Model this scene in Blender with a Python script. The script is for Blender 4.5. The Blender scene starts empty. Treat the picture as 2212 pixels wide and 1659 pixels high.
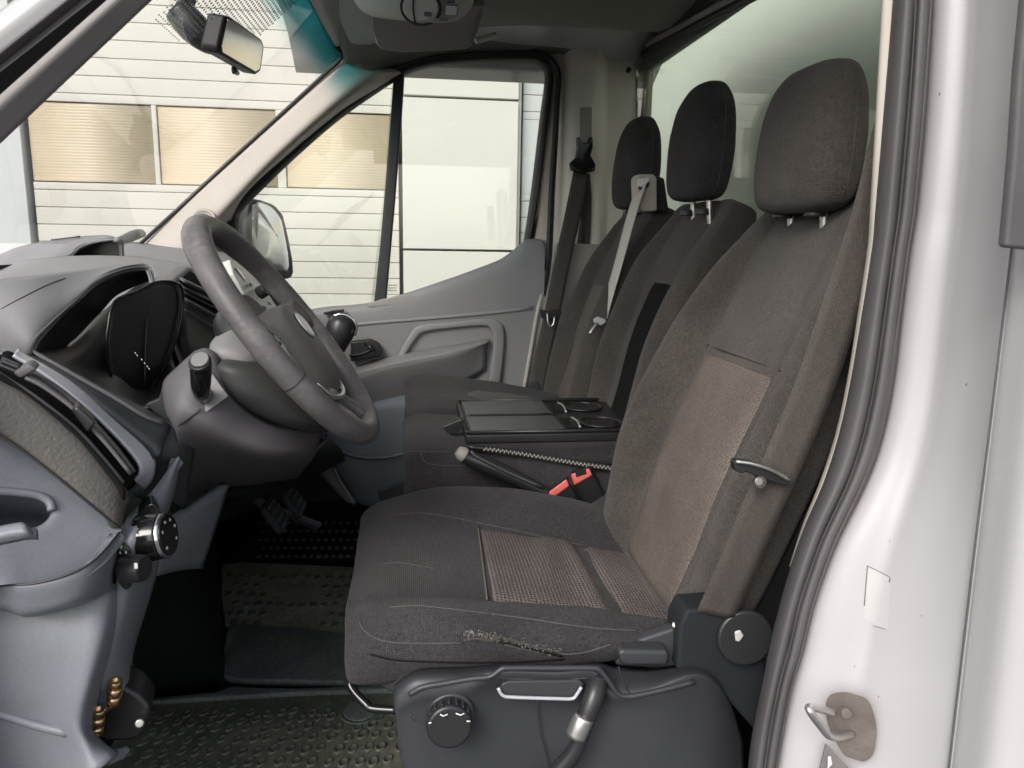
import bpy, bmesh, math, random
from mathutils import Vector, Matrix
random.seed(7)
V = Vector
scene = bpy.context.scene
rad = math.radians

# ------------------------------------------------------------------ camera
F, YAW, PITCH, ROLL = 1640.0, rad(7.85), rad(10.7), rad(1.0)
EYE = V((0, 0, 1.55))
FW = V((math.sin(YAW)*math.cos(PITCH), math.cos(YAW)*math.cos(PITCH), -math.sin(PITCH)))
R0 = V((math.cos(YAW), -math.sin(YAW), 0)); U0 = R0.cross(FW)
RT = R0*math.cos(ROLL) + U0*math.sin(ROLL)
UP = -R0*math.sin(ROLL) + U0*math.cos(ROLL)
cam_d = bpy.data.cameras.new('camera'); cam = bpy.data.objects.new('camera', cam_d)
scene.collection.objects.link(cam)
cam_d.sensor_width = 36.0; cam_d.lens = 36.0*F/2212.0
cam_d.clip_start = 0.02; cam_d.clip_end = 400
cam.matrix_world = Matrix(((RT.x, UP.x, -FW.x, EYE.x), (RT.y, UP.y, -FW.y, EYE.y), (RT.z, UP.z, -FW.z, EYE.z), (0, 0, 0, 1)))
cam_d.dof.use_dof = True; cam_d.dof.focus_distance = 1.35; cam_d.dof.aperture_fstop = 15.0
scene.camera = cam

# ------------------------------------------------------------------ world, sun, exposure
SUN_EL, SUN_AZ = rad(36), rad(214)          # azimuth clockwise from +Y: behind the camera, a little to the front of the van
w = bpy.data.worlds.new('World'); scene.world = w; w.use_nodes = True
nt = w.node_tree; nt.nodes.clear()
sky = nt.nodes.new('ShaderNodeTexSky'); sky.sky_type = 'NISHITA'; sky.sun_disc = False
sky.sun_elevation = SUN_EL; sky.sun_rotation = SUN_AZ; sky.air_density = 1.0; sky.dust_density = 3.0
hs = nt.nodes.new('ShaderNodeHueSaturation'); hs.inputs['Saturation'].default_value = 0.30
bg = nt.nodes.new('ShaderNodeBackground'); bg.inputs['Strength'].default_value = 0.15
wo = nt.nodes.new('ShaderNodeOutputWorld')
nt.links.new(sky.outputs[0], hs.inputs['Color']); nt.links.new(hs.outputs[0], bg.inputs['Color']); nt.links.new(bg.outputs[0], wo.inputs['Surface'])
sl = bpy.data.lights.new('sun', 'SUN'); sl.energy = 1.2; sl.angle = rad(24); sl.color = (1.0, 0.955, 0.90)
so = bpy.data.objects.new('sun', sl); scene.collection.objects.link(so)
sd = V((math.sin(SUN_AZ)*math.cos(SUN_EL), math.cos(SUN_AZ)*math.cos(SUN_EL), math.sin(SUN_EL)))
so.rotation_euler = sd.to_track_quat('Z', 'Y').to_euler(); so.location = (0, -3, 6)
scene.view_settings.view_transform = 'Standard'; scene.view_settings.look = 'None'
scene.view_settings.gamma = 1.0; scene.view_settings.use_curve_mapping = False
scene.view_settings.exposure = 0.62
scene.cycles.use_denoising = True
scene.cycles.max_bounces = 14; scene.cycles.diffuse_bounces = 6; scene.cycles.glossy_bounces = 5
scene.cycles.transparent_max_bounces = 16; scene.cycles.sample_clamp_indirect = 6.0
scene.cycles.caustics_reflective = False; scene.cycles.caustics_refractive = False

# ------------------------------------------------------------------ helpers
def P(u, v, y):
    """the place in the cab, on the upright plane y metres across from the camera, of a point measured in the photograph"""
    d = RT*((u-1106)/F) - UP*((v-829.5)/F) + FW
    return EYE + d*(y/d.y)
def PZ(u, v, z):
    d = RT*((u-1106)/F) - UP*((v-829.5)/F) + FW
    return EYE + d*((z-EYE.z)/d.z)
def PX(u, v, x):
    d = RT*((u-1106)/F) - UP*((v-829.5)/F) + FW
    return EYE + d*(x/d.x)
def L(pts, y):
    """pts (u,v) or (u,v,y)"""
    return [P(p[0], p[1], p[2] if len(p) > 2 else y) for p in pts]

MATS = {}
def S(n, k, val):
    if k in n.inputs: n.inputs[k].default_value = val
def mat(name, col, rough=0.6, var=0.12, vscale=6.0, bump=0.0, bscale=300.0, metal=0.0, spec=0.5, weave=0.0, wscale=40.0, wcol=None, stains=None, coat=0.0, sheen=0.0, grain=0.0, gscale=260.0, wrinkle=0.0):
    m = bpy.data.materials.new(name); m.use_nodes = True; MATS[name] = m
    t = m.node_tree; N = t.nodes; K = t.links
    b = N['Principled BSDF']
    S(b, 'Roughness', rough); S(b, 'Metallic', metal); S(b, 'Specular IOR Level', spec); S(b, 'Coat Weight', coat); S(b, 'Sheen Weight', sheen)
    tc = N.new('ShaderNodeTexCoord')
    n1 = N.new('ShaderNodeTexNoise'); n1.inputs['Scale'].default_value = vscale; n1.inputs['Detail'].default_value = 5
    K.new(tc.outputs['Object'], n1.inputs['Vector'])
    mr = N.new('ShaderNodeMapRange'); mr.inputs['From Min'].default_value = 0.3; mr.inputs['From Max'].default_value = 0.7
    mr.inputs['To Min'].default_value = 1-var; mr.inputs['To Max'].default_value = 1+var
    K.new(n1.outputs['Fac'], mr.inputs['Value'])
    mul = N.new('ShaderNodeMix'); mul.data_type = 'RGBA'; mul.blend_type = 'MULTIPLY'; mul.inputs['Factor'].default_value = 1
    mul.inputs['A'].default_value = (*col, 1); K.new(mr.outputs['Result'], mul.inputs['B'])
    cout = mul.outputs['Result']
    if grain:
        ng = N.new('ShaderNodeTexNoise'); ng.inputs['Scale'].default_value = gscale; ng.inputs['Detail'].default_value = 3
        K.new(tc.outputs['Object'], ng.inputs['Vector'])
        rg = N.new('ShaderNodeMapRange'); rg.inputs['From Min'].default_value = 0.3; rg.inputs['From Max'].default_value = 0.7
        rg.inputs['To Min'].default_value = 1-grain; rg.inputs['To Max'].default_value = 1+grain
        K.new(ng.outputs['Fac'], rg.inputs['Value'])
        m2 = N.new('ShaderNodeMix'); m2.data_type = 'RGBA'; m2.blend_type = 'MULTIPLY'; m2.inputs['Factor'].default_value = 1
        K.new(cout, m2.inputs['A']); K.new(rg.outputs['Result'], m2.inputs['B']); cout = m2.outputs['Result']
    if stains:
        n2 = N.new('ShaderNodeTexNoise'); n2.inputs['Scale'].default_value = stains[1]; n2.inputs['Detail'].default_value = 8; n2.inputs['Roughness'].default_value = 0.65
        K.new(tc.outputs['Object'], n2.inputs['Vector'])
        r2 = N.new('ShaderNodeMapRange'); r2.inputs['From Min'].default_value = stains[2]; r2.inputs['From Max'].default_value = stains[2]+stains[3]
        K.new(n2.outputs['Fac'], r2.inputs['Value'])
        mx = N.new('ShaderNodeMix'); mx.data_type = 'RGBA'
        K.new(r2.outputs['Result'], mx.inputs['Factor']); K.new(cout, mx.inputs['A']); mx.inputs['B'].default_value = (*stains[0], 1)
        cout = mx.outputs['Result']
    hgt = None
    if weave:
        ws = []
        for d in ('X', 'Y'):
            wv = N.new('ShaderNodeTexWave'); wv.wave_type = 'BANDS'; wv.bands_direction = d; wv.inputs['Scale'].default_value = wscale
            wv.inputs['Distortion'].default_value = 0.25; wv.inputs['Detail'].default_value = 1; wv.inputs['Detail Scale'].default_value = 4
            K.new(tc.outputs['UV'], wv.inputs['Vector']); ws.append(wv)
        mm = N.new('ShaderNodeMath'); mm.operation = 'MULTIPLY'
        K.new(ws[0].outputs['Fac'], mm.inputs[0]); K.new(ws[1].outputs['Fac'], mm.inputs[1])
        mx = N.new('ShaderNodeMix'); mx.data_type = 'RGBA'
        fm = N.new('ShaderNodeMath'); fm.operation = 'MULTIPLY'; fm.inputs[1].default_value = weave
        K.new(mm.outputs[0], fm.inputs[0]); K.new(fm.outputs[0], mx.inputs['Factor'])
        K.new(cout, mx.inputs['A']); wc = wcol or tuple(c*0.35 for c in col); mx.inputs['B'].default_value = (*wc, 1)
        cout = mx.outputs['Result']; hgt = mm.outputs[0]
    K.new(cout, b.inputs['Base Color'])
    if bump:
        n3 = N.new('ShaderNodeTexNoise'); n3.inputs['Scale'].default_value = bscale; n3.inputs['Detail'].default_value = 3
        K.new(tc.outputs['Object'], n3.inputs['Vector'])
        bp = N.new('ShaderNodeBump'); bp.inputs['Strength'].default_value = bump; bp.inputs['Distance'].default_value = 0.002
        h = n3.outputs['Fac']
        if hgt:
            sb = N.new('ShaderNodeMath'); sb.operation = 'SUBTRACT'; K.new(h, sb.inputs[0]); K.new(hgt, sb.inputs[1]); h = sb.outputs[0]
        K.new(h, bp.inputs['Height']); K.new(bp.outputs['Normal'], b.inputs['Normal'])
        if wrinkle:
            nw = N.new('ShaderNodeTexNoise'); nw.inputs['Scale'].default_value = 34; nw.inputs['Detail'].default_value = 3; nw.inputs['Distortion'].default_value = 0.8
            K.new(tc.outputs['Object'], nw.inputs['Vector'])
            b2 = N.new('ShaderNodeBump'); b2.inputs['Strength'].default_value = wrinkle; b2.inputs['Distance'].default_value = 0.006
            K.new(nw.outputs['Fac'], b2.inputs['Height']); K.new(b2.outputs['Normal'], bp.inputs['Normal'])
        # roughness breakup
        r3 = N.new('ShaderNodeMapRange'); r3.inputs['To Min'].default_value = max(0.03, rough-0.08); r3.inputs['To Max'].default_value = min(1, rough+0.08)
        K.new(n1.outputs['Fac'], r3.inputs['Value']); K.new(r3.outputs['Result'], b.inputs['Roughness'])
    return m

def glass(name, tint, refl_gain=1.0, band=None):
    """thin glazing: tinted see-through plus mirror reflection by the Fresnel law; band = (colour, v0, v1) sun strip printed along the UV v axis"""
    m = bpy.data.materials.new(name); m.use_nodes = True; MATS[name] = m
    t = m.node_tree; N = t.nodes; K = t.links; N.clear()
    out = N.new('ShaderNodeOutputMaterial'); tr = N.new('ShaderNodeBsdfTransparent'); gl = N.new('ShaderNodeBsdfGlossy')
    gl.inputs['Roughness'].default_value = 0.0
    ge = N.new('ShaderNodeNewGeometry'); dt = N.new('ShaderNodeVectorMath'); dt.operation = 'DOT_PRODUCT'
    K.new(ge.outputs['Normal'], dt.inputs[0]); K.new(ge.outputs['Incoming'], dt.inputs[1])
    def mth(op, a, bv=None):
        n = N.new('ShaderNodeMath'); n.operation = op; K.new(a, n.inputs[0])
        if bv is not None: n.inputs[1].default_value = bv
        return n.outputs[0]
    ab = mth('ABSOLUTE', dt.outputs['Value'])
    om = N.new('ShaderNodeMath'); om.operation = 'SUBTRACT'; om.inputs[0].default_value = 1; om.use_clamp = True; K.new(ab, om.inputs[1])
    lw_o = mth('ADD', mth('MULTIPLY', mth('POWER', om.outputs[0], 5.0), 0.96), 0.04)
    ml = N.new('ShaderNodeMath'); ml.operation = 'MULTIPLY'; ml.inputs[1].default_value = refl_gain; ml.use_clamp = True
    mx = N.new('ShaderNodeMixShader')
    K.new(lw_o, ml.inputs[0]); K.new(ml.outputs[0], mx.inputs[0]); K.new(tr.outputs[0], mx.inputs[1]); K.new(gl.outputs[0], mx.inputs[2]); K.new(mx.outputs[0], out.inputs['Surface'])
    tr.inputs['Color'].default_value = (*tint, 1)
    if band:
        tc = N.new('ShaderNodeTexCoord'); sp = N.new('ShaderNodeSeparateXYZ'); K.new(tc.outputs['UV'], sp.inputs[0])
        r = N.new('ShaderNodeMapRange'); r.interpolation_type = 'SMOOTHSTEP'; r.inputs['From Min'].default_value = band[1]; r.inputs['From Max'].default_value = band[2]
        K.new(sp.outputs['Y'], r.inputs['Value'])
        c = N.new('ShaderNodeMix'); c.data_type = 'RGBA'; c.inputs['A'].default_value = (*tint, 1); c.inputs['B'].default_value = (*band[0], 1)
        K.new(r.outputs['Result'], c.inputs['Factor']); K.new(c.outputs['Result'], tr.inputs['Color'])
    return m

ORG = {}
def thing(name, label, cat, loc, group=None):
    o = bpy.data.objects.new(name, None); scene.collection.objects.link(o); o.location = loc; o.empty_display_size = 0.05
    o['label'] = label; o['category'] = cat
    if group: o['group'] = group
    ORG[o] = V(loc); return o
def tag(o, label=None, cat=None, group=None, kind=None):
    for k, x in (('label', label), ('category', cat), ('group', group), ('kind', kind)):
        if x: o[k] = x
    return o

def link(name, me, m, parent=None, smooth=True, origin=None):
    o = bpy.data.objects.new(name, me); scene.collection.objects.link(o)
    if m: me.materials.append(m)
    if smooth:
        for p in me.polygons: p.use_smooth = True
    if parent is not None:
        og = ORG[parent]; o.parent = parent
    else:
        vs = [v.co for v in me.vertices]
        og = origin or V((sum(v.x for v in vs)/len(vs), sum(v.y for v in vs)/len(vs), min(v.z for v in vs)))
        o.location = og
    me.transform(Matrix.Translation(-og)); ORG[o] = og
    return o
def mesh(name, vs, fs, m, parent=None, smooth=True):
    me = bpy.data.meshes.new(name); me.from_pydata([tuple(v) for v in vs], [], fs); me.update()
    return link(name, me, m, parent, smooth)
def bev(o, w=0.003, seg=2, ang=35):
    b = o.modifiers.new('bevel', 'BEVEL'); b.width = w; b.segments = seg; b.limit_method = 'ANGLE'; b.angle_limit = rad(ang)
    b.harden_normals = False
    return o
def wn(o):
    o.modifiers.new('wn', 'WEIGHTED_NORMAL'); return o
def sub(o, n=1):
    s = o.modifiers.new('sub', 'SUBSURF'); s.levels = n; s.render_levels = n; return o
def thick(o, t, off=-1):
    s = o.modifiers.new('thick', 'SOLIDIFY'); s.thickness = t; s.offset = off; return o

def cr(p0, p1, p2, p3, t):
    return 0.5*((2*p1) + (p2-p0)*t + (2*p0-5*p1+4*p2-p3)*t*t + (3*p1-p0-3*p2+p3)*t**3)
def spline(pts, n, closed=False):
    """n samples per span"""
    k = len(pts); out = []
    if k == 1: return list(pts)
    spans = k if closed else k-1
    for i in range(spans):
        if closed: a, b, c, d = pts[(i-1) % k], pts[i], pts[(i+1) % k], pts[(i+2) % k]
        else:
            b, c = pts[i], pts[i+1]; a = pts[i-1] if i else b*2-c; d = pts[i+2] if i+2 < k else c*2-b
        for j in range(n): out.append(cr(a, b, c, d, j/n))
    if not closed: out.append(pts[-1].copy())
    return out
def resample(pts, n, closed=False):
    ls = [0.0]; q = list(pts)+([pts[0]] if closed else [])
    for a, b in zip(q, q[1:]): ls.append(ls[-1]+(b-a).length)
    out = []; tot = ls[-1]; i = 0
    for k in range(n):
        s = tot*k/(n if closed else n-1)
        while i < len(ls)-2 and ls[i+1] < s: i += 1
        d = ls[i+1]-ls[i]; out.append(q[i].lerp(q[i+1], 0 if d == 0 else (s-ls[i])/d))
    return out

def gridmesh(name, rows, m, parent, wrap=False, caps=False, face=None, t=0.0, uvn=False, toff=-1):
    nr, nc = len(rows), len(rows[0])
    vs = [p for r in rows for p in r]; fs = []
    cc = nc if wrap else nc-1
    for i in range(nr-1):
        for j in range(cc):
            fs.append((i*nc+j, i*nc+(j+1) % nc, (i+1)*nc+(j+1) % nc, (i+1)*nc+j))
    if face is not None:                         # turn the sheet so that its front looks at `face`
        a = V((0, 0, 0)); c = V((0, 0, 0))
        for f in fs:
            p = [vs[k] for k in f]; nn = (p[2]-p[0]).cross(p[3]-p[1]); a += nn * (1 if True else 0); c += sum(p, V((0, 0, 0)))/4
        c /= len(fs)
        sgn = 0
        for f in fs:
            p = [vs[k] for k in f]; nn = (p[2]-p[0]).cross(p[3]-p[1]); sgn += nn.dot(face-sum(p, V((0, 0, 0)))/4)
        if sgn < 0: fs = [tuple(reversed(f)) for f in fs]
    ncap = 0
    if caps:
        fs.append(tuple(range(nc-1, -1, -1))); fs.append(tuple((nr-1)*nc+j for j in range(nc))); ncap = 2
    me = bpy.data.meshes.new(name); me.from_pydata([tuple(v) for v in vs], [], fs); me.update()
    # UV in metres (or 0..1)
    uvl = me.uv_layers.new(name='UVMap')
    cu = [0.0]
    mid = rows[nr//2]
    for j in range(1, nc+1): cu.append(cu[-1]+(mid[j % nc]-mid[j-1]).length)
    cv = [0.0]; jm = nc//2
    for i in range(1, nr): cv.append(cv[-1]+(rows[i][jm]-rows[i-1][jm]).length)
    if uvn:
        cu = [x/cu[nc-1] for x in cu]; cv = [x/cv[-1] for x in cv]
    for p in me.polygons[:len(me.polygons)-ncap]:
        js = [me.loops[li].vertex_index % nc for li in p.loop_indices]
        seam = wrap and max(js) == nc-1 and min(js) == 0
        for li in p.loop_indices:
            vi = me.loops[li].vertex_index; i, j = divmod(vi, nc)
            uvl.data[li].uv = (cu[nc] if (seam and j == 0) else cu[j], cv[i])
    o = link(name, me, m, parent)
    if caps:
        bm = bmesh.new(); bm.from_mesh(me); bmesh.ops.recalc_face_normals(bm, faces=bm.faces); bm.to_mesh(me); bm.free()
    if t: thick(o, t, toff)
    return o
def patch(name, rows, m, parent=None, nu=4, nv=4, t=0.008, face=EYE, uvn=False, toff=-1):
    """smooth sheet through rows of points, given thickness behind the face seen"""
    rr = [spline(r, nu) for r in rows]
    cols = [spline([rr[i][j] for i in range(len(rr))], nv) for j in range(len(rr[0]))]
    g = [[cols[j][i] for j in range(len(cols))] for i in range(len(cols[0]))]
    return gridmesh(name, g, m, parent, face=face, t=t, uvn=uvn, toff=toff)
def loft(name, secs, m, parent=None, nu=3, nv=4, caps=True, smooth_ends=False):
    rr = [spline(s, nu, True) for s in secs]
    cols = [spline([rr[i][j] for i in range(len(rr))], nv) for j in range(len(rr[0]))]
    g = [[cols[j][i] for j in range(len(cols))] for i in range(len(cols[0]))]
    return gridmesh(name, g, m, parent, wrap=True, caps=caps)
def tubem(pts, r, seg=10, n=6, closed=False, flat=None):
    """vertex rows of a tube along pts; r number or list; flat=(dir, ratio) squashes it"""
    c = spline(pts, n, closed)
    if isinstance(r, (list, tuple)):
        rv = spline([V((x, 0, 0)) for x in r], n, closed); rs = [x.x for x in rv]
    else: rs = [r]*len(c)
    rows = []; prev = None
    for i, p in enumerate(c):
        a = c[i-1] if i else (c[-1] if closed else c[0]); b = c[(i+1) % len(c)] if (closed or i+1 < len(c)) else c[-1]
        tg = (b-a).normalized()
        if prev is None:
            ref = V((0, 0, 1)) if abs(tg.z) < 0.9 else V((1, 0, 0)); nn = tg.cross(ref).normalized()
        else:
            nn = (prev-tg*prev.dot(tg)).normalized()
        prev = nn; bb = tg.cross(nn)
        rows.append([p+(nn*math.cos(2*math.pi*k/seg)+bb*math.sin(2*math.pi*k/seg))*rs[i] for k in range(seg)])
    if closed: rows.append(list(rows[0]))
    return rows
def tube(name, pts, r, m, parent=None, seg=10, n=6, closed=False):
    return gridmesh(name, tubem(pts, r, seg, n, closed), m, parent, wrap=True, caps=not closed)
def plate(name, outline, ext, m, parent=None, b=0.003, rnd=0, seg=2):
    """solid from an outline swept by the vector ext; rnd = spline samples for a smooth outline"""
    o = spline(outline, rnd, True) if rnd else list(outline)
    n = len(o); ext = V(ext)
    vs = o+[p+ext for p in o]
    fs = [tuple(range(n)), tuple(range(2*n-1, n-1, -1))]+[(i, i+n, (i+1) % n+n, (i+1) % n) for i in range(n)]
    me = bpy.data.meshes.new(name); me.from_pydata([tuple(v) for v in vs], [], fs)
    bm = bmesh.new(); bm.from_mesh(me); bmesh.ops.recalc_face_normals(bm, faces=bm.faces); bm.to_mesh(me); bm.free()
    ob = link(name, me, m, parent)
    if b: bev(ob, b, seg)
    wn(ob)
    return ob
def cyl(name, c, ax, r, h, m, parent=None, seg=24, b=0.0015, r2=None, squash=None):
    ax = V(ax).normalized(); ref = V((0, 0, 1)) if abs(ax.z) < 0.9 else V((1, 0, 0)); a = ax.cross(ref).normalized(); bb = ax.cross(a)
    r2 = r if r2 is None else r2; sq = squash or 1.0
    lo = [c+(a*math.cos(2*math.pi*k/seg)*sq+bb*math.sin(2*math.pi*k/seg))*r for k in range(seg)]
    hi = [c+ax*h+(a*math.cos(2*math.pi*k/seg)*sq+bb*math.sin(2*math.pi*k/seg))*r2 for k in range(seg)]
    fs = [tuple(range(seg-1, -1, -1)), tuple(range(seg, 2*seg))]+[(i, (i+1) % seg, (i+1) % seg+seg, i+seg) for i in range(seg)]
    me = bpy.data.meshes.new(name); me.from_pydata([tuple(v) for v in lo+hi], [], fs)
    bm = bmesh.new(); bm.from_mesh(me); bmesh.ops.recalc_face_normals(bm, faces=bm.faces); bm.to_mesh(me); bm.free()
    o = link(name, me, m, parent)
    if b: bev(o, b, 2)
    wn(o); return o
def box(name, lo, hi, m, parent=None, b=0.003, seg=2):
    x0, y0, z0 = lo; x1, y1, z1 = hi
    vs = [V((x, y, z)) for z in (z0, z1) for y in (y0, y1) for x in (x0, x1)]
    fs = [(0, 2, 3, 1), (4, 5, 7, 6), (0, 1, 5, 4), (2, 6, 7, 3), (0, 4, 6, 2), (1, 3, 7, 5)]
    o = mesh(name, vs, fs, m, parent)
    if b: bev(o, b, seg)
    wn(o); return o
def ball(name, c, r, m, parent=None, seg=16, sq=(1, 1, 1)):
    rows = []
    for i in range(seg//2+1):
        th = math.pi*(0.02+0.96*i/(seg//2))
        rows.append([V((c.x+r*sq[0]*math.sin(th)*math.cos(2*math.pi*k/seg), c.y+r*sq[1]*math.sin(th)*math.sin(2*math.pi*k/seg), c.z+r*sq[2]*math.cos(th))) for k in range(seg)])
    return gridmesh(name, rows, m, parent, wrap=True, caps=True)
def rrect(c, a, b, w, h, r, n=5):
    """rounded rectangle outline in the plane of unit vectors a, b"""
    out = []
    for sx, sy, a0 in ((1, 1, 0), (-1, 1, 90), (-1, -1, 180), (1, -1, 270)):
        for k in range(n+1):
            t = rad(a0+90*k/n)
            out.append(c+a*(sx*(w/2-r)+r*math.cos(t))+b*(sy*(h/2-r)+r*math.sin(t)))
    return out
from mathutils.bvhtree import BVHTree
def surf(o):
    og = ORG[o]; me = o.data
    return BVHTree.FromPolygons([v.co+og for v in me.vertices], [tuple(p.vertices) for p in me.polygons])
def on(bv, u, v, off=0.001):
    q = (P(u, v, 1.0)-EYE).normalized(); h = bv.ray_cast(EYE, q)
    return (h[0] if h[0] is not None else EYE+q)-q*off
from mathutils import noise as mnoise
def crumple(o, amp, freq, mask=None):
    """soft dents and creases pressed into upholstery"""
    og = ORG[o]; me = o.data; ns = [v.normal.copy() for v in me.vertices]
    for v, n_ in zip(me.vertices, ns):
        q = v.co+og; k = mask(q) if mask else 1.0
        if k: v.co += n_*(amp*k*(mnoise.noise(q*freq)+0.45*mnoise.noise(q*freq*2.7+V((3, 1, 7)))))
    me.update()
X, Y, Z = V((1, 0, 0)), V((0, 1, 0)), V((0, 0, 1))

# ------------------------------------------------------------------ materials
mat('wall_white', (0.74, 0.72, 0.68), 0.55, 0.04, 1.5)
mat('door_white', (0.68, 0.655, 0.60), 0.5, 0.05, 1.2, bump=0.05, bscale=150, stains=((0.58, 0.55, 0.49), 2.2, 0.56, 0.2))
mat('door_white_cool', (0.60, 0.62, 0.63), 0.5, 0.05, 1.2)
mat('pane_beige', (0.68, 0.575, 0.42), 0.3, 0.10, 2.5, spec=0.5)
mat('dark_gap', (0.05, 0.05, 0.05), 0.9)
mat('asphalt', (0.085, 0.085, 0.085), 0.9, 0.25, 0.8, bump=0.3, bscale=120)
mat('van_white', (0.50, 0.49, 0.50), 0.30, 0.03, 4, coat=0.4, stains=((0.55, 0.53, 0.50), 22, 0.66, 0.12))
mat('pillar_paint', (0.84, 0.78, 0.70), 0.5, 0.05, 6)
mat('inner_paint', (0.68, 0.62, 0.55), 0.5, 0.05, 6)
mat('rubber', (0.030, 0.031, 0.034), 0.55, 0.15, 20, bump=0.1, bscale=200)
mat('seal_grey', (0.095, 0.088, 0.092), 0.6, 0.10, 14, bump=0.1, bscale=300)
mat('seal_black', (0.018, 0.018, 0.019), 0.55, 0.1, 20)
mat('headliner', (0.20, 0.195, 0.175), 0.95, 0.08, 5, bump=0.25, bscale=500)
mat('console_grey', (0.62, 0.60, 0.55), 0.6, 0.04, 6, bump=0.12, bscale=600)
mat('visor_grey', (0.33, 0.32, 0.295), 0.75, 0.05, 6, bump=0.12, bscale=600)
mat('pillar_grey', (0.50, 0.455, 0.41), 0.6, 0.04, 7, bump=0.10, bscale=700)
mat('trim_grey', (0.33, 0.31, 0.285), 0.6, 0.06, 6, bump=0.10, bscale=700)
mat('pillar_dark', (0.33, 0.305, 0.30), 0.6, 0.06, 6, bump=0.10, bscale=700)
mat('door_plastic', (0.245, 0.238, 0.245), 0.52, 0.05, 5, bump=0.14, bscale=800, stains=((0.25, 0.24, 0.24), 5, 0.62, 0.2))
mat('door_lower', (0.13, 0.15, 0.175), 0.55, 0.06, 5, bump=0.14, bscale=800)
mat('dash_top', (0.26, 0.255, 0.262), 0.6, 0.05, 5, bump=0.22, bscale=500)
mat('dash_soft', (0.085, 0.078, 0.072), 0.6, 0.08, 12, bump=0.6, bscale=260)
mat('dash_light', (0.175, 0.184, 0.21), 0.45, 0.05, 4, bump=0.14, bscale=600, grain=0.05, stains=((0.225, 0.22, 0.228), 6, 0.6, 0.2))
mat('liner_black', (0.018, 0.020, 0.024), 0.7, 0.1, 8, bump=0.1, bscale=500, spec=0.25)
mat('dash_dark', (0.040, 0.042, 0.048), 0.5, 0.08, 8, bump=0.12, bscale=800)
mat('dash_mid', (0.115, 0.108, 0.115), 0.5, 0.06, 6, bump=0.12, bscale=800)
mat('gloss_black', (0.012, 0.012, 0.013), 0.12, 0.05, 8)
mat('lens_black', (0.085, 0.088, 0.085), 0.32, 0.08, 8)
mat('satin_black', (0.022, 0.022, 0.024), 0.35, 0.1, 10)
mat('silver_paint', (0.52, 0.52, 0.57), 0.30, 0.05, 10, metal=0.25)
mat('centre_silver', (0.60, 0.59, 0.55), 0.3, 0.05, 10)
mat('chrome', (0.80, 0.80, 0.80), 0.12, 0.03, 20, metal=1.0)
mat('brushed', (0.62, 0.61, 0.59), 0.35, 0.08, 30, metal=0.9)
mat('brass', (0.75, 0.50, 0.27), 0.25, 0.08, 60, metal=1.0)
mat('wheel_rubber', (0.125, 0.115, 0.118), 0.45, 0.22, 18, bump=0.35, bscale=220, stains=((0.25, 0.23, 0.226), 16, 0.52, 0.22))
mat('airbag', (0.12, 0.115, 0.108), 0.55, 0.1, 10, bump=0.5, bscale=350)
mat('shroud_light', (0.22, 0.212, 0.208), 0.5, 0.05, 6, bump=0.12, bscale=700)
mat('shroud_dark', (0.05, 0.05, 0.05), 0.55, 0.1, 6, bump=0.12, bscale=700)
mat('fabric', (0.070, 0.061, 0.055), 0.95, 0.20, 9, bump=0.6, bscale=420, weave=0.35, wscale=110, spec=0.2, sheen=0.12, grain=0.28, wrinkle=0.22, stains=((0.10, 0.088, 0.080), 7, 0.60, 0.25))
mat('fabric_dark', (0.043, 0.039, 0.042), 0.95, 0.24, 9, bump=0.6, bscale=420, weave=0.3, wscale=110, spec=0.2, sheen=0.08, grain=0.32, wrinkle=0.30, stains=((0.074, 0.068, 0.070), 6, 0.58, 0.25))
mat('fabric_insert', (0.162, 0.137, 0.121), 0.9, 0.14, 8, bump=0.6, bscale=420, weave=0.5, wscale=75, spec=0.2, grain=0.20, wrinkle=0.15, stains=((0.12, 0.098, 0.088), 6, 0.54, 0.25))
mat('fabric_mesh', (0.18, 0.152, 0.145), 0.9, 0.14, 8, bump=0.9, bscale=500, weave=0.9, wscale=54, spec=0.2, grain=0.18, wrinkle=0.2, wcol=(0.03, 0.026, 0.027))
mat('stitch', (0.075, 0.07, 0.07), 0.95)
mat('frayed_foam', (0.21, 0.198, 0.19), 1.0, 0.4, 80)
mat('webbing', (0.078, 0.068, 0.062), 0.8, 0.08, 20, bump=0.4, bscale=600, weave=0.4, wscale=120, spec=0.25, grain=0.15)
mat('webbing_light', (0.55, 0.52, 0.48), 0.6, 0.08, 20, bump=0.3, bscale=600)
mat('seat_plastic', (0.040, 0.042, 0.048), 0.42, 0.08, 6, bump=0.14, bscale=800, stains=((0.06, 0.06, 0.065), 9, 0.6, 0.2))
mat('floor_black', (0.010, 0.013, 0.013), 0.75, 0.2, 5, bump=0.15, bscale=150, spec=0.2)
mat('mat_rubber', (0.085, 0.094, 0.078), 0.8, 0.3, 7, bump=0.35, bscale=260, spec=0.3, grain=0.3, gscale=160, stains=((0.19, 0.175, 0.12), 5, 0.5, 0.25))
mat('mat_dusty', (0.26, 0.262, 0.205), 0.85, 0.25, 7, bump=0.3, bscale=260, spec=0.25, grain=0.25, gscale=160, stains=((0.12, 0.13, 0.11), 9, 0.5, 0.2))
mat('mat_plain', (0.095, 0.115, 0.112), 0.65, 0.3, 7, bump=0.25, bscale=260, spec=0.35, grain=0.25, gscale=160, stains=((0.16, 0.16, 0.13), 6, 0.55, 0.2))
mat('red_plastic', (0.78, 0.17, 0.14), 0.4, 0.06, 20)
mat('table_top', (0.11, 0.11, 0.105), 0.30, 0.06, 10, metal=0.3)
mat('ink', (0.16, 0.155, 0.15), 0.8)
mat('label_film', (0.52, 0.515, 0.515), 0.3, 0.03, 10)
mat('mark_white', (0.75, 0.75, 0.75), 0.5)
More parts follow.
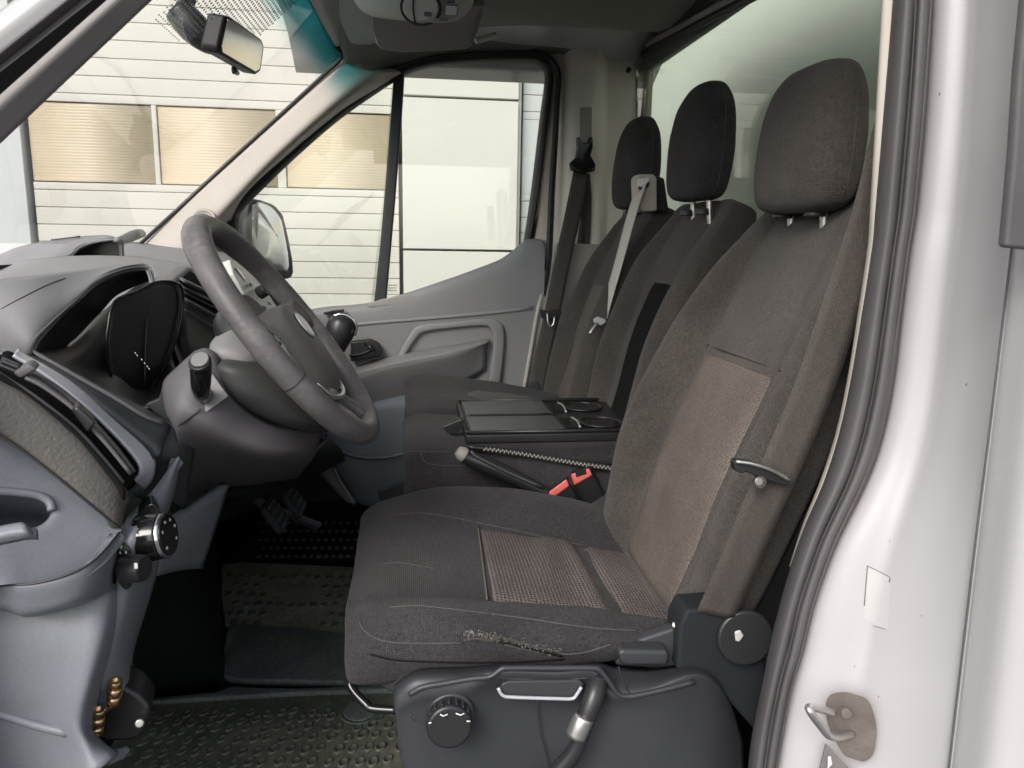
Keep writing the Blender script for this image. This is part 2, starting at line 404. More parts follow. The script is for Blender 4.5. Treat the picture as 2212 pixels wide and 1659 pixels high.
mat('striker_grime', (0.15, 0.128, 0.112), 0.8, 0.25, 40, bump=0.6, bscale=150)
mat('cargo_white', (0.82, 0.84, 0.78), 0.45, 0.03, 2)
mat('frit', (0.20, 0.20, 0.19), 0.6)
mat('wiper', (0.14, 0.14, 0.14), 0.5)
glass('side_glass', (0.885, 0.905, 0.88), 1.5)
glass('screen_glass', (0.86, 0.875, 0.86), 1.0, band=((0.02, 0.42, 0.47), 0.865, 0.955))
mat('slot_black', (0.012, 0.012, 0.012), 0.95, 0.1, 10, spec=0.1)
glass('rear_glass', (0.84, 0.885, 0.845), 1.0)
M = MATS
# ================================================================== OUTSIDE
g = mesh('asphalt_ground', [V((-120, -120, 0)), V((120, -120, 0)), V((120, 120, 0)), V((-120, 120, 0))], [(0, 1, 2, 3)], M['asphalt'])
tag(g, kind='structure')
YW = 5.2
bld = thing('garage_building', 'pale workshop building with smooth white wall panels, standing behind the van', 'building', (0, YW+0.2, 0))
xL = P(58, 300, YW).x; xR = P(864, 300, YW).x; xP1 = P(1121, 300, YW).x
def zat(v, u=1000): return P(u, v, YW-0.10).z
z1, z2 = zat(212), zat(541)
box('backing_wall', (-14, YW+0.16, 0.0), (8.2, YW+0.30, 4.8), M['wall_white'], bld, 0)
for (za, zb) in ((0.0, z2-0.007), (z2+0.007, z1-0.007), (z1+0.007, 4.8)):
    box('wall_panel', (xR+0.015, YW-0.10, za), (xP1-0.02, YW+0.158, zb), M['wall_white'], bld, 0.004)
box('corner_trim', (xP1-0.016, YW-0.06, 0), (xP1+0.004, YW+0.158, 4.8), M['door_white'], bld, 0.002)
box('door_jamb', (xL-0.26, YW-0.03, 0), (xL-0.02, YW+0.158, 4.8), M['door_white_cool'], bld, 0.004)
box('wall_panel', (-14, YW-0.06, 0), (xL-0.275, YW+0.158, 4.8), M['wall_white'], bld, 0.004)
box('roof_edge', (-14.2, YW-0.25, 4.805), (8.4, YW+1.5, 5.0), M['wall_white'], bld, 0.01)

def garage_door(label, x0, x1, m, wins, zt=4.4, slat_z0=0.0, pitch=0.1055, wz=None):
    t = thing('garage_door', label, 'garage door', ((x0+x1)/2, YW, 0), 'sectional garage doors of the workshop')
    box('door_backing', (x0, YW+0.06, 0.0), (x1, YW+0.10, zt), M['dark_gap'], t, 0)
    slat_me = None; z = slat_z0
    def slat(za, zb):
        box('slat', (x0+0.012, YW, za+0.0016), (x1-0.012, YW+0.055, zb-0.0016), m, t, 0.003, 1)
    if wz:
        za, zb = wz
        k = za-0.045
        while k > pitch*0.3: slat(max(k-pitch, 0.004), k); k -= pitch
        k = zb+0.05
        while k < zt: slat(k, min(k+pitch, zt)); k += pitch
        box('window_rail', (x0+0.012, YW, za-0.0435), (x1-0.012, YW+0.055, za), m, t, 0.003, 1)
        box('window_rail', (x0+0.012, YW, zb), (x1-0.012, YW+0.055, zb+0.0485), m, t, 0.003, 1)
        edges = [x0+0.012]+[e for wn_ in wins for e in wn_]+[x1-0.012]
        for a, b in zip(edges[0::2], edges[1::2]):
            if b-a > 0.004: box('window_stile', (a, YW+0.0005, za+0.001), (b, YW+0.055, zb-0.001), m, t, 0.003, 1)
        for (a, b) in wins:
            n = 26; h = (zb-za-0.012)/n; vs = []; fs = []
            for k in range(n*4+1):                          # twin-wall sheet: fine level ribs
                zz = za+0.006+h*k/4; yy = YW+0.022+0.0022*abs(math.sin(math.pi*k/4))
                vs += [V((a+0.005, yy, zz)), V((b-0.005, yy, zz))]
                if k: fs.append((2*k-2, 2*k-1, 2*k+1, 2*k))
            o = mesh('window_pane', vs, fs, M['pane_beige'], t, True); thick(o, 0.012, 1)
    else:
        k = slat_z0
        while k < zt: slat(k, min(k+pitch, zt)); k += pitch
    return t
za = P(450, 402, YW).z; zb = P(450, 231, YW).z
wx = lambda u, v=310: P(u, v, YW).x
garage_door('pale ribbed garage door with three beige windows, seen through the windscreen', xL, xR, M['door_white'],
            [(wx(62), wx(331)), (wx(342), wx(597)), (wx(616), wx(853))], wz=(za, zb))
x2 = xP1+0.012
garage_door('cool white ribbed garage door at the right edge of the passenger window', x2, x2+3.2, M['door_white_cool'],
            [(x2+0.55, x2+1.30), (x2+1.36, x2+2.10), (x2+2.16, x2+2.9)], wz=(za, zb))
x3 = x2+3.6
box('wall_panel', (x2+3.215, YW-0.10, 0), (x3-0.02, YW+0.158, 4.8), M['wall_white'], bld, 0.004)
garage_door('far garage door beyond the right edge, seen only in the door mirror', x3, x3+3.2, M['door_white'],
            [(x3+0.3, x3+1.05), (x3+1.11, x3+1.85), (x3+1.91, x3+2.65)], wz=(za, zb))

# cargo body right behind the cab
cb = thing('cargo_box', 'pale box body standing close behind the rear window of the cab', 'cargo box', (1.6, 1.62, 0.6))
box('front_wall', (0.955, 0.55, 0.7), (0.995, 3.1, 2.4), M['cargo_white'], cb, 0.01)
box('front_rail', (0.93, 0.55, 1.52), (0.953, 3.1, 1.575), M['cargo_white'], cb, 0.004)
box('side_wall', (1.0, 3.05, 0.7), (4.2, 3.1, 2.4), M['cargo_white'], cb, 0.01)

# ================================================================== VAN CAB SHELL
van = thing('van_cab', 'white van cab shell with grey inner trim, driver doorway open towards us', 'van cab', (0.1, 1.62, 0.55))
# floor
FZ = 0.695
box('floor_pan', (-1.05, 0.80, 0.62), (0.74, 2.46, FZ-0.012), M['floor_black'], van, 0)
box('door_sill', (-0.55, 0.62, 0.50), (0.36, 0.80, 0.66), M['seal_black'], van, 0.01)
# firewall and wheel arch
patch('firewall', [[V((-0.75, 0.70, 0.66)), V((-0.75, 1.6, 0.66)), V((-0.75, 2.46, 0.66))], [V((-0.80, 0.70, 1.0)), V((-0.80, 1.6, 1.0)), V((-0.80, 2.46, 1.0))], [V((-0.86, 0.70, 1.48)), V((-0.86, 1.6, 1.48)), V((-0.86, 2.46, 1.48))]], M['floor_black'], van, 2, 2, 0.02)
box('side_kick_panel', (-1.0, 2.43, 0.66), (-0.10, 2.455, 1.22), M['liner_black'], van, 0)
# dark moulded side liner in the driver footwell
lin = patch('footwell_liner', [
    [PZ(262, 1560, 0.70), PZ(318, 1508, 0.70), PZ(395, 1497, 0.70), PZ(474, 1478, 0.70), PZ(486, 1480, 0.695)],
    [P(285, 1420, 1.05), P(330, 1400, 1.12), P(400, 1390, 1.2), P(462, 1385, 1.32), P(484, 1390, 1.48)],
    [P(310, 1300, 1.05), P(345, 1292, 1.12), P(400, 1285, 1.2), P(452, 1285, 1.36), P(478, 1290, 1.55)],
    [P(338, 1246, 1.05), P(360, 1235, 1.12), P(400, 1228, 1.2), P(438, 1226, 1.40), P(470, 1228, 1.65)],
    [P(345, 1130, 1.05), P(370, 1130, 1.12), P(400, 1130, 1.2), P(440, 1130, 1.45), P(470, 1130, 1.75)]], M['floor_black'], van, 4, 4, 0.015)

# headliner
HL = [
    [P(748, 140, 2.42), P(800, 158, 2.44), P(866, 146, 2.44), P(960, 124, 2.44), P(1080, 116, 2.44), P(1200, 117, 2.44), P(1352, 122, 2.44)],
]
xs = [p.x for p in HL[0]]
wsx = -0.205
HL.append([V((max(x, wsx+0.0), 2.33, max(p.z+0.05, 2.03) if i > 1 else 2.045)) for i, (x, p) in enumerate(zip(xs, HL[0]))])
HL.append([V((max(x, wsx-0.01), 2.05, 2.10)) for x in xs])
HL.append([V((max(x, wsx-0.02), 1.62, 2.125)) for x in xs])
HL.append([V((max(x, wsx-0.01), 1.10, 2.10)) for x in xs])
HL.append([V((max(x, wsx), 0.86, 2.03)) for x in xs])
HL.append([V((max(x, wsx-0.0), 0.74, 1.94)) for x in xs])
patch('roof_lining', HL, M['headliner'], van, 4, 4, 0.03)
# outer roof skin so that no light leaks in
patch('roof_skin', [[V((x, y, z)) for x in (-0.34, 0.2, 0.80)] for y, z in ((2.56, 2.05), (2.3, 2.16), (1.6, 2.2), (0.9, 2.16), (0.64, 2.02))], M['van_white'], van, 3, 3, 0.004)

# rear bulkhead: frame round the rear window
XB = 0.735
yl, yr = 2.45, 0.80
wz0, wz1 = 1.56, P(1500, 66, 1.86).z+0.002
top_l = PX(1381, 126, XB)
bt = [PX(1372, 260, XB), PX(1373, 180, XB), PX(1377, 140, XB), PX(1400, 113, XB), PX(1470, 76, XB), PX(1560, 29, XB), PX(1622, -2, XB), PX(1700, -45, XB), PX(1800, -105, XB)]
near_top = V((XB, 0.86, bt[-1].z-0.01))
outl = [V((XB, 2.43, 1.50)), bt[0]]+bt[1:]+[near_top, V((XB, 0.82, bt[-1].z-0.06)), V((XB, 0.82, 1.50))]
# header strip between lining and window
patch('rear_header', [
    [PX(1340, 140, XB-0.02), PX(1370, 110, XB-0.02), PX(1440, 70, XB-0.02), PX(1530, 20, XB-0.02), PX(1600, -20, XB-0.02), V((XB-0.02, 1.2, 2.11)), V((XB-0.02, 0.8, 2.04))],
    [PX(1366, 150, XB), PX(1385, 118, XB), PX(1455, 79, XB), PX(1545, 33, XB), PX(1625, -8, XB), V((XB, 1.2, bt[-1].z-0.0)), V((XB, 0.8, bt[-1].z-0.03))]], M['trim_grey'], van, 4, 2, 0.015)
box('rear_panel', (XB, 0.66, 0.68), (XB+0.03, 2.47, 1.555), M['pillar_dark'], van, 0.005)
rw = mesh('rear_window', outl, [tuple(range(len(outl)))], M['rear_glass'], van, False); thick(rw, 0.005, 0)
tube('window_seal', [V((XB-0.004, 2.43, 1.52))]+[p-X*0.004 for p in bt]+[near_top-X*0.004], 0.0105, M['seal_black'], rw, 8, 4)
box('upper_panel', (XB+0.001, 0.62, wz1+0.03), (XB+0.03, 2.5, 2.19), M['headliner'], van, 0)
box('corner_panel', (XB+0.001, 2.435, 1.556), (XB+0.03, 2.50, wz1+0.03), M['trim_grey'], van, 0)

# passenger-side rear pillar trim
rows = []
for v, us in ((100, (1186, 1207, 1232, 1290, 1309, 1320, 1374)), (260, (1190, 1206, 1231, 1291, 1309, 1321, 1374)), (420, (1180, 1202, 1228, 1291, 1308, 1322, 1380)), (540, (1176, 1196, 1222, 1288, 1308, 1326, 1390)), (700, (1160, 1182, 1210, 1285, 1320, 1350, 1400)), (900, (1130, 1160, 1200, 1285, 1330, 1360, 1410))):
    ys = (2.50, 2.47, 2.425, 2.415, 2.455, 2.46, 2.455)
    rows.append([P(u, v, y) for u, y in zip(us, ys)])
pp = patch('rear_pillar_trim', rows, M['pillar_paint'], van, 4, 4, 0.02)
plate('pillar_shelf', L([(1205, 525), (1310, 528), (1325, 700), (1320, 900), (1150, 900), (1165, 720), (1190, 600)], 2.40), Y*0.03, M['trim_grey'], van, 0.006)
plate('adjuster_slot', L([(1254, 232), (1279, 230), (1279, 330), (1254, 330)], 2.408), Y*0.012, M['trim_grey'], van, 0.003)
box_c = P(1357, 153, 2.44); cyl('coat_hook', box_c, (-0.2, -1, 0), 0.008, 0.02, M['seal_black'], van, 10)

# passenger windscreen pillar
pa = patch('windscreen_pillar_trim', [
    [P(232, 592, 2.42), P(300, 600, 2.35), P(400, 590, 2.34), P(480, 580, 2.43)],
    [P(303, 526, 2.42), P(350, 536, 2.35), P(420, 534, 2.34), P(492, 500, 2.44)],
    [P(402, 434, 2.41), P(450, 446, 2.34), P(496, 448, 2.335), P(530, 420, 2.44)],
    [P(500, 344, 2.40), P(548, 352, 2.335), P(588, 352, 2.335), P(622, 334, 2.44)],
    [P(620, 235, 2.39), P(664, 246, 2.33), P(704, 248, 2.335), P(736, 240, 2.44)],
    [P(698, 163, 2.385), P(738, 178, 2.33), P(778, 188, 2.335), P(812, 192, 2.44)],
    [P(736, 126, 2.37), P(772, 144, 2.33), P(820, 158, 2.335), P(866, 158, 2.44)]], M['pillar_grey'], van, 5, 5, 0.015)
spk_c = P(441, 477, 2.325)
sg = cyl('speaker_grille', spk_c, (-0.12, -1, 0.1), 0.036, 0.006, M['pillar_grey'], pa, 32, 0.002)
for k in range(1, 5):
    rr_ = 0.034-0.007*k
    tube('grille_ring', [spk_c+V((-0.0008, -0.0068, 0.0007))+(X*math.cos(a)+Z*math.sin(a))*rr_ for a in [2*math.pi*i/16 for i in range(16)]], 0.0012, M['trim_grey'], sg, 5, 2, True)

# windscreen
bl, tl = P(303, 527, 2.40), P(738, 120, 2.34)
ws_rows = []
for f in (0, 0.33, 0.66, 0.85, 1.0):
    a = bl.lerp(tl, f); r = []
    for y, bow in ((a.y, 0), (2.1, 0.035), (1.62, 0.06), (1.1, 0.035), (0.84, 0.0)):
        r.append(V((a.x-bow*(1-0.3*f), y, a.z+(0.018 if 0 < bow else 0)*f+(0.006 if bow > 0.05 else 0))))
    ws_rows.append(r)
wsc = patch('windscreen', ws_rows, M['screen_glass'], van, 4, 6, 0.0, uvn=True)
tube('screen_seal', [P(288, 541, 2.395), P(303, 527, 2.395), P(402, 435, 2.40), P(500, 344, 2.39), P(620, 235, 2.38), P(698, 163, 2.37), P(733, 132, 2.35), P(738, 120, 2.32), P(728, 104, 2.27)], 0.0055, M['seal_black'], wsc, 8, 4)
# header over the windscreen
patch('screen_header', [[V((wsx+0.005, 2.34, 2.055)), V((wsx-0.012, 2.1, 2.082)), V((wsx-0.03, 1.62, 2.09)), V((wsx-0.02, 1.1, 2.075)), V((wsx+0.01, 0.8, 2.04))],
                        [V((wsx+0.09, 2.36, 2.06)), V((wsx+0.09, 2.1, 2.10)), V((wsx+0.09, 1.62, 2.115)), V((wsx+0.09, 1.1, 2.09)), V((wsx+0.09, 0.8, 2.02))]], M['visor_grey'], van, 4, 3, 0.01)

# driver windscreen pillar: body, seal, trim as bands running down to the front
def dpil(name, line1, line2, y1, y2, m, t):
    (a1, b1), (a2, b2) = line1, line2
    def ext(a, b, y): 
        pa_, pb_ = P(*a, y), P(*b, y); d = pb_-pa_
        return [pa_+d*f for f in (-1.15, -0.6, 0, 0.5, 1.0, 1.3)]
    e1, e2 = ext(a1, b1, y1), ext(a2, b2, y2)
    mid = [(p+q)/2+V((0.0, -0.008, 0.0)) for p, q in zip(e1, e2)]
    return patch(name, [e1, mid, e2], m, van, 4, 4, t)
dpil('windscreen_pillar_skin', ((-80, 84), (60, -24)), ((0, 122), (160, -2)), 0.672, 0.665, M['van_white'], 0.01)
dpil('windscreen_pillar_gutter', ((0, 112), (146, -2)), ((0, 146), (186, -2)), 0.668, 0.672, M['seal_grey'], 0.01)
dpil('windscreen_pillar_seal', ((0, 130), (165, -2)), ((0, 205), (233, -2)), 0.675, 0.70, M['rubber'], 0.012)
dpil('windscreen_pillar_lining', ((0, 203), (231, -2)), ((0, 311), (331, -2)), 0.715, 0.73, M['pillar_dark'], 0.012)

# front wing and hinge pillar, ahead of the doorway
wing = [V((-1.75, 0, 0.45)), V((-0.66, 0, 0.45)), V((-0.62, 0, 0.8)), V((-0.62, 0, 1.46)), V((-0.90, 0, 1.42)), V((-1.75, 0, 1.22))]
plate('front_wing', [p+Y*0.60 for p in wing], Y*0.06, M['van_white'], van, 0.02)
plate('hinge_pillar', [V((-0.66, 0.66, 0.5)), V((-0.47, 0.66, 0.5)), V((-0.475, 0.66, 1.0)), V((-0.47, 0.66, 1.49)), V((-0.60, 0.66, 1.50)), V((-0.66, 0.66, 1.46))], Y*0.10, M['van_white'], van, 0.012)
plate('hinge_seal', [V((-0.475, 0.672, 0.62)), V((-0.445, 0.672, 0.62)), V((-0.45, 0.672, 1.0)), V((-0.44, 0.672, 1.47)), V((-0.475, 0.672, 1.47))], Y*0.03, M['rubber'], van, 0.006)
# driver door pillar
Cl = [(2016, -40), (2016, 0), (2003, 225), (1982, 450), (1968, 530), (1950, 668), (1932, 818), (1907, 942), (1874, 1037), (1814, 1161), (1784, 1236), (1757, 1318), (1735, 1412), (1712, 1487), (1694, 1581), (1681, 1656), (1672, 1720)]
Sl = [(1930, -40), (1930, 0), (1912, 225), (1893, 450), (1886, 530), (1865, 668), (1840, 818), (1813, 942), (1780, 1044), (1742, 1131), (1709, 1224), (1682, 1318), (1664, 1393), (1645, 1487), (1626, 1581), (1617, 1656), (1612, 1720)]
seal_rows = []
for (c, s) in zip(Cl, Sl):
    def mx_(f): return (s[0]+(c[0]-s[0])*f, s[1]+(c[1]-s[1])*f)
    seal_rows.append([P(*mx_(-0.02), 0.785), P(*mx_(0.10), 0.755), P(*mx_(0.30), 0.738), P(*mx_(0.48), 0.738), P(*mx_(0.56), 0.746), P(*mx_(0.66), 0.733), P(*mx_(0.84), 0.731), P(*mx_(1.0), 0.742)])
patch('door_seal', seal_rows, M['seal_grey'], van, 4, 3, 0.012)
Tl = [(1905, -40, 30), (1905, 0, 28), (1893, 225, 22), (1880, 450, 15), (1875, 530, 11), (1855, 668, 11), (1831, 818, 11), (1804, 942, 10), (1770, 1044, 9), (1735, 1131, 6), (1705, 1224, 4)]
patch('pillar_edge_trim', [[P(u-1, v, 0.82), P(u+3, v, 0.80), P(u+w_, v, 0.79), P(u+w_+14, v, 0.785)] for u, v, w_ in Tl], M['inner_paint'], van, 3, 3, 0.004)
El = {0: (2212, -40)}
pan = []
for i, c in enumerate(Cl):
    v = c[1]
    e = 2189+(518-v)*0.055 if v < 518 else (2189-(v-518)*0.119 if v < 837 else (2151-(v-837)*0.125 if v < 1224 else 2103-(v-1224)*0.118))
    m1 = c[0]+(e-c[0])*0.16; m2 = c[0]+(e-c[0])*0.36; m3 = c[0]+(e-c[0])*0.5; m4 = c[0]+(e-c[0])*0.75
    pan.append([P(c[0]-4, v, 0.765), P(c[0]+3, v, 0.752), P(m1, v, 0.735), P(m2, v, 0.722), P(m3, v, 0.700), P(m4, v, 0.66), P(e-9, v, 0.622), P(e-3.5, v, 0.614)])
dpl = patch('door_pillar', pan, M['van_white'], van, 4, 3, 0.01)
pan2 = []
for i, c in enumerate(Cl):
    v = c[1]
    e = 2189+(518-v)*0.055 if v < 518 else (2189-(v-518)*0.119 if v < 837 else (2151-(v-837)*0.125 if v < 1224 else 2103-(v-1224)*0.118))
    pan2.append([P(e-4, v, 0.626), P(e+1.5, v, 0.614), P(e+30, v, 0.595), P(e+100, v, 0.56), P(e+200, v, 0.545), P(e+320, v, 0.545), P(e+700, v, 0.56)])
patch('rear_corner_skin', pan2, M['van_white'], van, 4, 3, 0.01)
tube('panel_gap', [P((2189+(518-c[1])*0.055 if c[1] < 518 else (2189-(c[1]-518)*0.119 if c[1] < 837 else (2151-(c[1]-837)*0.125 if c[1] < 1224 else 2103-(c[1]-1224)*0.118)))-2, c[1], 0.613) for c in Cl], 0.0011, M['seal_grey'], van, 5, 3)
plate('weather_strip', L([(2199, -30), (2181, 157), (2170, 337), (2152, 534), (2260, 545), (2300, -30)], 0.553), Y*-0.010, M['seal_grey'], van, 0.003)
# dark lining between seat and pillar
patch('pillar_inner_liner', [
    [V((XB-0.005, 0.96, 1.75)), V((0.66, 0.86, 1.75)), V((0.60, 0.80, 1.75))],
    [V((XB-0.005, 0.96, 1.45)), V((0.62, 0.85, 1.45)), V((0.55, 0.80, 1.45))],
    [V((XB-0.005, 0.96, 1.2)), V((0.56, 0.85, 1.2)), V((0.49, 0.80, 1.2))],
    [V((XB-0.005, 0.96, 0.95)), V((0.52, 0.85, 0.95)), V((0.44, 0.80, 0.95))],
    [V((XB-0.005, 0.96, 0.65)), V((0.50, 0.85, 0.65)), V((0.40, 0.80, 0.65))]], M['liner_black'], van, 3, 3, 0.01)
box('pillar_core', (0.56, 0.60, 1.75), (XB+0.03, 0.80, 2.15), M['van_white'], van, 0.0)
# striker with rust and grime
st = thing('door_striker', 'worn metal door striker loop on a grimy plate on the white pillar', 'door striker', tuple(P(1823, 1600, 0.70)))
pc = [(1788, 1507), (1805, 1496), (1835, 1496), (1852, 1512), (1863, 1545), (1866, 1580), (1860, 1618), (1846, 1634), (1826, 1634), (1806, 1604), (1790, 1570), (1783, 1535)]
plate('striker_plate', [P(u, v, 0.715-(u-1780)*0.00030) for u, v in pc], V((0.01, -0.008, 0)), M['striker_grime'], st, 0.003, 3)
cyl('striker_bolt', P(1826, 1537, 0.688), (-0.3, -1, 0), 0.006, 0.006, M['striker_grime'], st, 12)
tube('striker_loop', [P(1800, 1540, 0.69), P(1772, 1532, 0.68), P(1749, 1528, 0.67), P(1752, 1540, 0.665), P(1778, 1575, 0.665), P(1791, 1589, 0.667), P(1812, 1592, 0.68), P(1840, 1586, 0.695)], 0.0042, M['brushed'], st, 10, 6)
# stickers
sk = thing('pillar_label', 'faint clear label with a thin grey outline on the white pillar', 'label', tuple(P(1895, 1350, 0.72)))
dps = surf(dpl)
def onp(u, v, d=0.0): return on(dps, u, v, 0.0004+d)
gridmesh('label_film', [[onp(1873+53*i/4-7*k/4*1.0-2*i*k/16, 1220+26*i/4+116*k/4) for i in range(5)] for k in range(5)], M['label_film'], sk, face=EYE, t=0.0)
for a, b, r_ in (((1874, 1222), (1867, 1308), 0.0009), ((1874, 1222), (1922, 1246), 0.0007), ((1886, 1352), (1913, 1359), 0.0004), ((1923, 1248), (1921, 1258), 0.0012)):
    tube('border_line', [onp(a[0]+(b[0]-a[0])*f, a[1]+(b[1]-a[1])*f, 0.0006) for f in (0, .25, .5, .75, 1)], r_*0.6, M['ink'], sk, 5, 1)
for u, v, r_ in ((2088, 830, 0.0013), (2030, 203, 0.0011), (1898, 1505, 0.0010), (1922, 1168, 0.0007), (1990, 1330, 0.0006), (1846, 1440, 0.0008)):
    ball('paint_chip', on(dps, u, v, 0.0), r_, M['striker_grime'], van, 8, (1, 0.4, 1.5))
wk = plate('warning_sticker', [P(1783, 1606, 0.715), P(1760, 1700, 0.715), P(1870, 1700, 0.69)], V((0, -0.0015, 0)), M['ink'], None, 0)
tag(wk, 'dark triangular warning sticker with a pale mark below the door striker', 'sticker')
plate('pale_mark', [P(1788, 1634, 0.706), P(1794, 1632, 0.706), P(1797, 1650, 0.706), P(1787, 1660, 0.706)], V((0, -0.001, 0)), M['mark_white'], wk, 0)

# ================================================================== PASSENGER DOOR
pd = thing('passenger_door', 'closed passenger door with grey plastic panel and black framed window', 'van door', (0.0, 2.48, 0.7))
belt = [(560, 700), (640, 676), (700, 663), (790, 655), (870, 635), (960, 605), (1030, 580), (1080, 560), (1112, 537), (1132, 520), (1150, 516), (1170, 518), (1177, 527)]
def dy(v):   # panel leans in toward the floor
    return 2.44
down = {}
rows = []
for i, (u, v) in enumerate(belt):
    ub = 772+(u-560)*(1150-772)/(1177-560)      # foot of each column
    vb = 1110
    top = P(u, v, 2.455); lip = P(u+1, v+7, 2.425)
    r = [P(u, v+2, 2.475), top, lip]
    vm = 655+(v-655)*0.25
    for f, y in ((0.12, 2.42), (0.30, 2.425), (0.55, 2.43), (0.8, 2.42), (1.0, 2.40)):
        r.append(P(u+(ub-u)*f*f, max(v+14, v+(vb-v)*f), y))
    rows.append(r)
dp = patch('door_panel', rows, M['door_plastic'], pd, 3, 4, 0.03)
# crease that runs across the panel
patch('panel_ledge', [[P(700, 712, 2.415), P(800, 700, 2.415), P(900, 692, 2.415), P(1040, 680, 2.415), P(1150, 668, 2.418)], [P(702, 700, 2.424), P(800, 690, 2.424), P(900, 682, 2.424), P(1040, 670, 2.424), P(1155, 657, 2.427)]], M['door_plastic'], dp, 4, 2, 0.003)
# recessed pocket panel: raised rim and inset
rim = [(866, 786), (880, 762), (905, 726), (925, 715), (980, 708), (1045, 704), (1061, 715), (1065, 740), (1058, 790), (1052, 830)]
patch('pocket_rim', [[P(u, v, 2.412) for u, v in [(838, 796), (858, 770), (884, 724), (906, 703), (980, 694), (1052, 688), (1084, 700), (1090, 740), (1084, 800), (1078, 845)]], [P(u, v, 2.408) for u, v in [(846, 792), (864, 768), (890, 726), (911, 708), (980, 699), (1050, 694), (1074, 706), (1078, 740), (1072, 800), (1066, 842)]], [P(u, v, 2.409) for u, v in [(862, 788), (876, 764), (901, 728), (920, 716), (980, 708), (1046, 703), (1063, 714), (1067, 740), (1061, 795), (1055, 838)]], [P(u, v, 2.425) for u, v in rim]], M['door_plastic'], dp, 4, 3, 0.004)
# armrest: a shelf that stands out
patch('armrest', [
    [P(775, 788, 2.43), P(850, 766, 2.43), P(930, 752, 2.43), P(1000, 742, 2.425), P(1056, 732, 2.42)],
    [P(766, 804, 2.34), P(850, 782, 2.345), P(930, 766, 2.355), P(1000, 751, 2.37), P(1056, 736, 2.40)],
    [P(764, 812, 2.33), P(850, 790, 2.335), P(930, 774, 2.345), P(1000, 758, 2.36), P(1054, 741, 2.395)],
    [P(766, 835, 2.34), P(850, 810, 2.345), P(930, 792, 2.355), P(1000, 775, 2.37), P(1052, 748, 2.40)],
    [P(780, 900, 2.40), P(850, 880, 2.40), P(930, 850, 2.41), P(1000, 830, 2.415), P(1050, 800, 2.42)]], M['door_plastic'], dp, 4, 4, 0.006)
# lower door in darker plastic
patch('lower_panel', [
    [P(655, 905, 2.37), P(760, 880, 2.37), P(900, 850, 2.38), P(1080, 830, 2.39)],
    [P(668, 930, 2.35), P(765, 955, 2.35), P(880, 960, 2.36), P(1080, 950, 2.38)],
    [P(720, 1010, 2.34), P(775, 1020, 2.34), P(880, 1020, 2.35), P(1080, 1020, 2.37)],
    [P(772, 1088, 2.35), P(820, 1100, 2.35), P(880, 1100, 2.36), P(1080, 1100, 2.37)]], M['door_lower'], pd, 4, 4, 0.02)
patch('pocket_lip', [[P(u, v, 2.33) for u, v in ((676, 925), (710, 952), (745, 975), (785, 985), (830, 985), (880, 975))], [P(u, v+5, 2.325) for u, v in ((676, 925), (710, 952), (745, 975), (785, 985), (830, 985), (880, 975))]], M['door_lower'], pd, 4, 2, 0.01)
plate('lower_pocket', L([(815, 1062), (870, 1040), (905, 1045), (880, 1098), (824, 1092)], 2.325), Y*0.012, M['dash_dark'], pd, 0.004)
tube('door_edge', [P(1180, 560, 2.44), P(1172, 620, 2.43), P(1158, 690, 2.42), P(1144, 770, 2.42), P(1131, 845, 2.42)], 0.0065, M['pillar_grey'], pd, 8, 4)
tube('sill_edge', [P(722, 1010, 2.26), P(735, 1040, 2.26), P(748, 1060, 2.26), P(768, 1094, 2.26)], 0.0035, M['brushed'], pd, 6, 4)
plate('latch_recess', L([(789, 659), (822, 647), (888, 634), (902, 640), (912, 657), (878, 657), (800, 665)], 2.421), Y*0.01, M['pillar_dark'], dp, 0.004)
plate('lock_slot', L([(698, 675), (720, 670), (744, 668), (741, 677), (700, 680)], 2.40), Y*0.012, M['satin_black'], dp, 0.002)
plate('corner_badge', L([(1152, 534), (1166, 532), (1165, 562), (1158, 566), (1152, 558)], 2.436), Y*0.004, M['trim_grey'], dp, 0.002)
# inner door handle
hd = plate('handle_cup', L([(757, 738), (800, 733), (818, 741), (826, 757), (820, 770), (790, 776), (757, 782)], 2.385), Y*0.03, M['satin_black'], dp, 0.006)
tube('handle_lever', [P(757, 769, 2.37), P(780, 766, 2.36), P(800, 757, 2.355), P(798, 747, 2.36), P(790, 742, 2.38)], 0.006, M['gloss_black'], hd, 8, 4)
# glass
gl_o = [(872, 166), (901, 152), (954, 141), (1010, 136), (1066, 134), (1126, 134), (1149, 134), (1163, 139), (1174, 152), (1178, 169), (1176, 187), (1168, 255), (1151, 397), (1139, 480), (1130, 540), (1080, 580), (960, 625), (870, 650), (800, 668), (830, 400), (846, 185)]
gg = mesh('window_glass', L(gl_o, 2.50), [tuple(range(len(gl_o)))], M['side_glass'], pd, False); thick(gg, 0.004, 0)
qg_o = [(858, 168), (760, 232), (640, 330), (540, 425), (515, 470), (520, 560), (600, 690), (812, 672), (832, 400)]
qg = mesh('quarter_glass', L(qg_o, 2.497), [tuple(range(len(qg_o)))], M['side_glass'], pd, False); thick(qg, 0.004, 0)
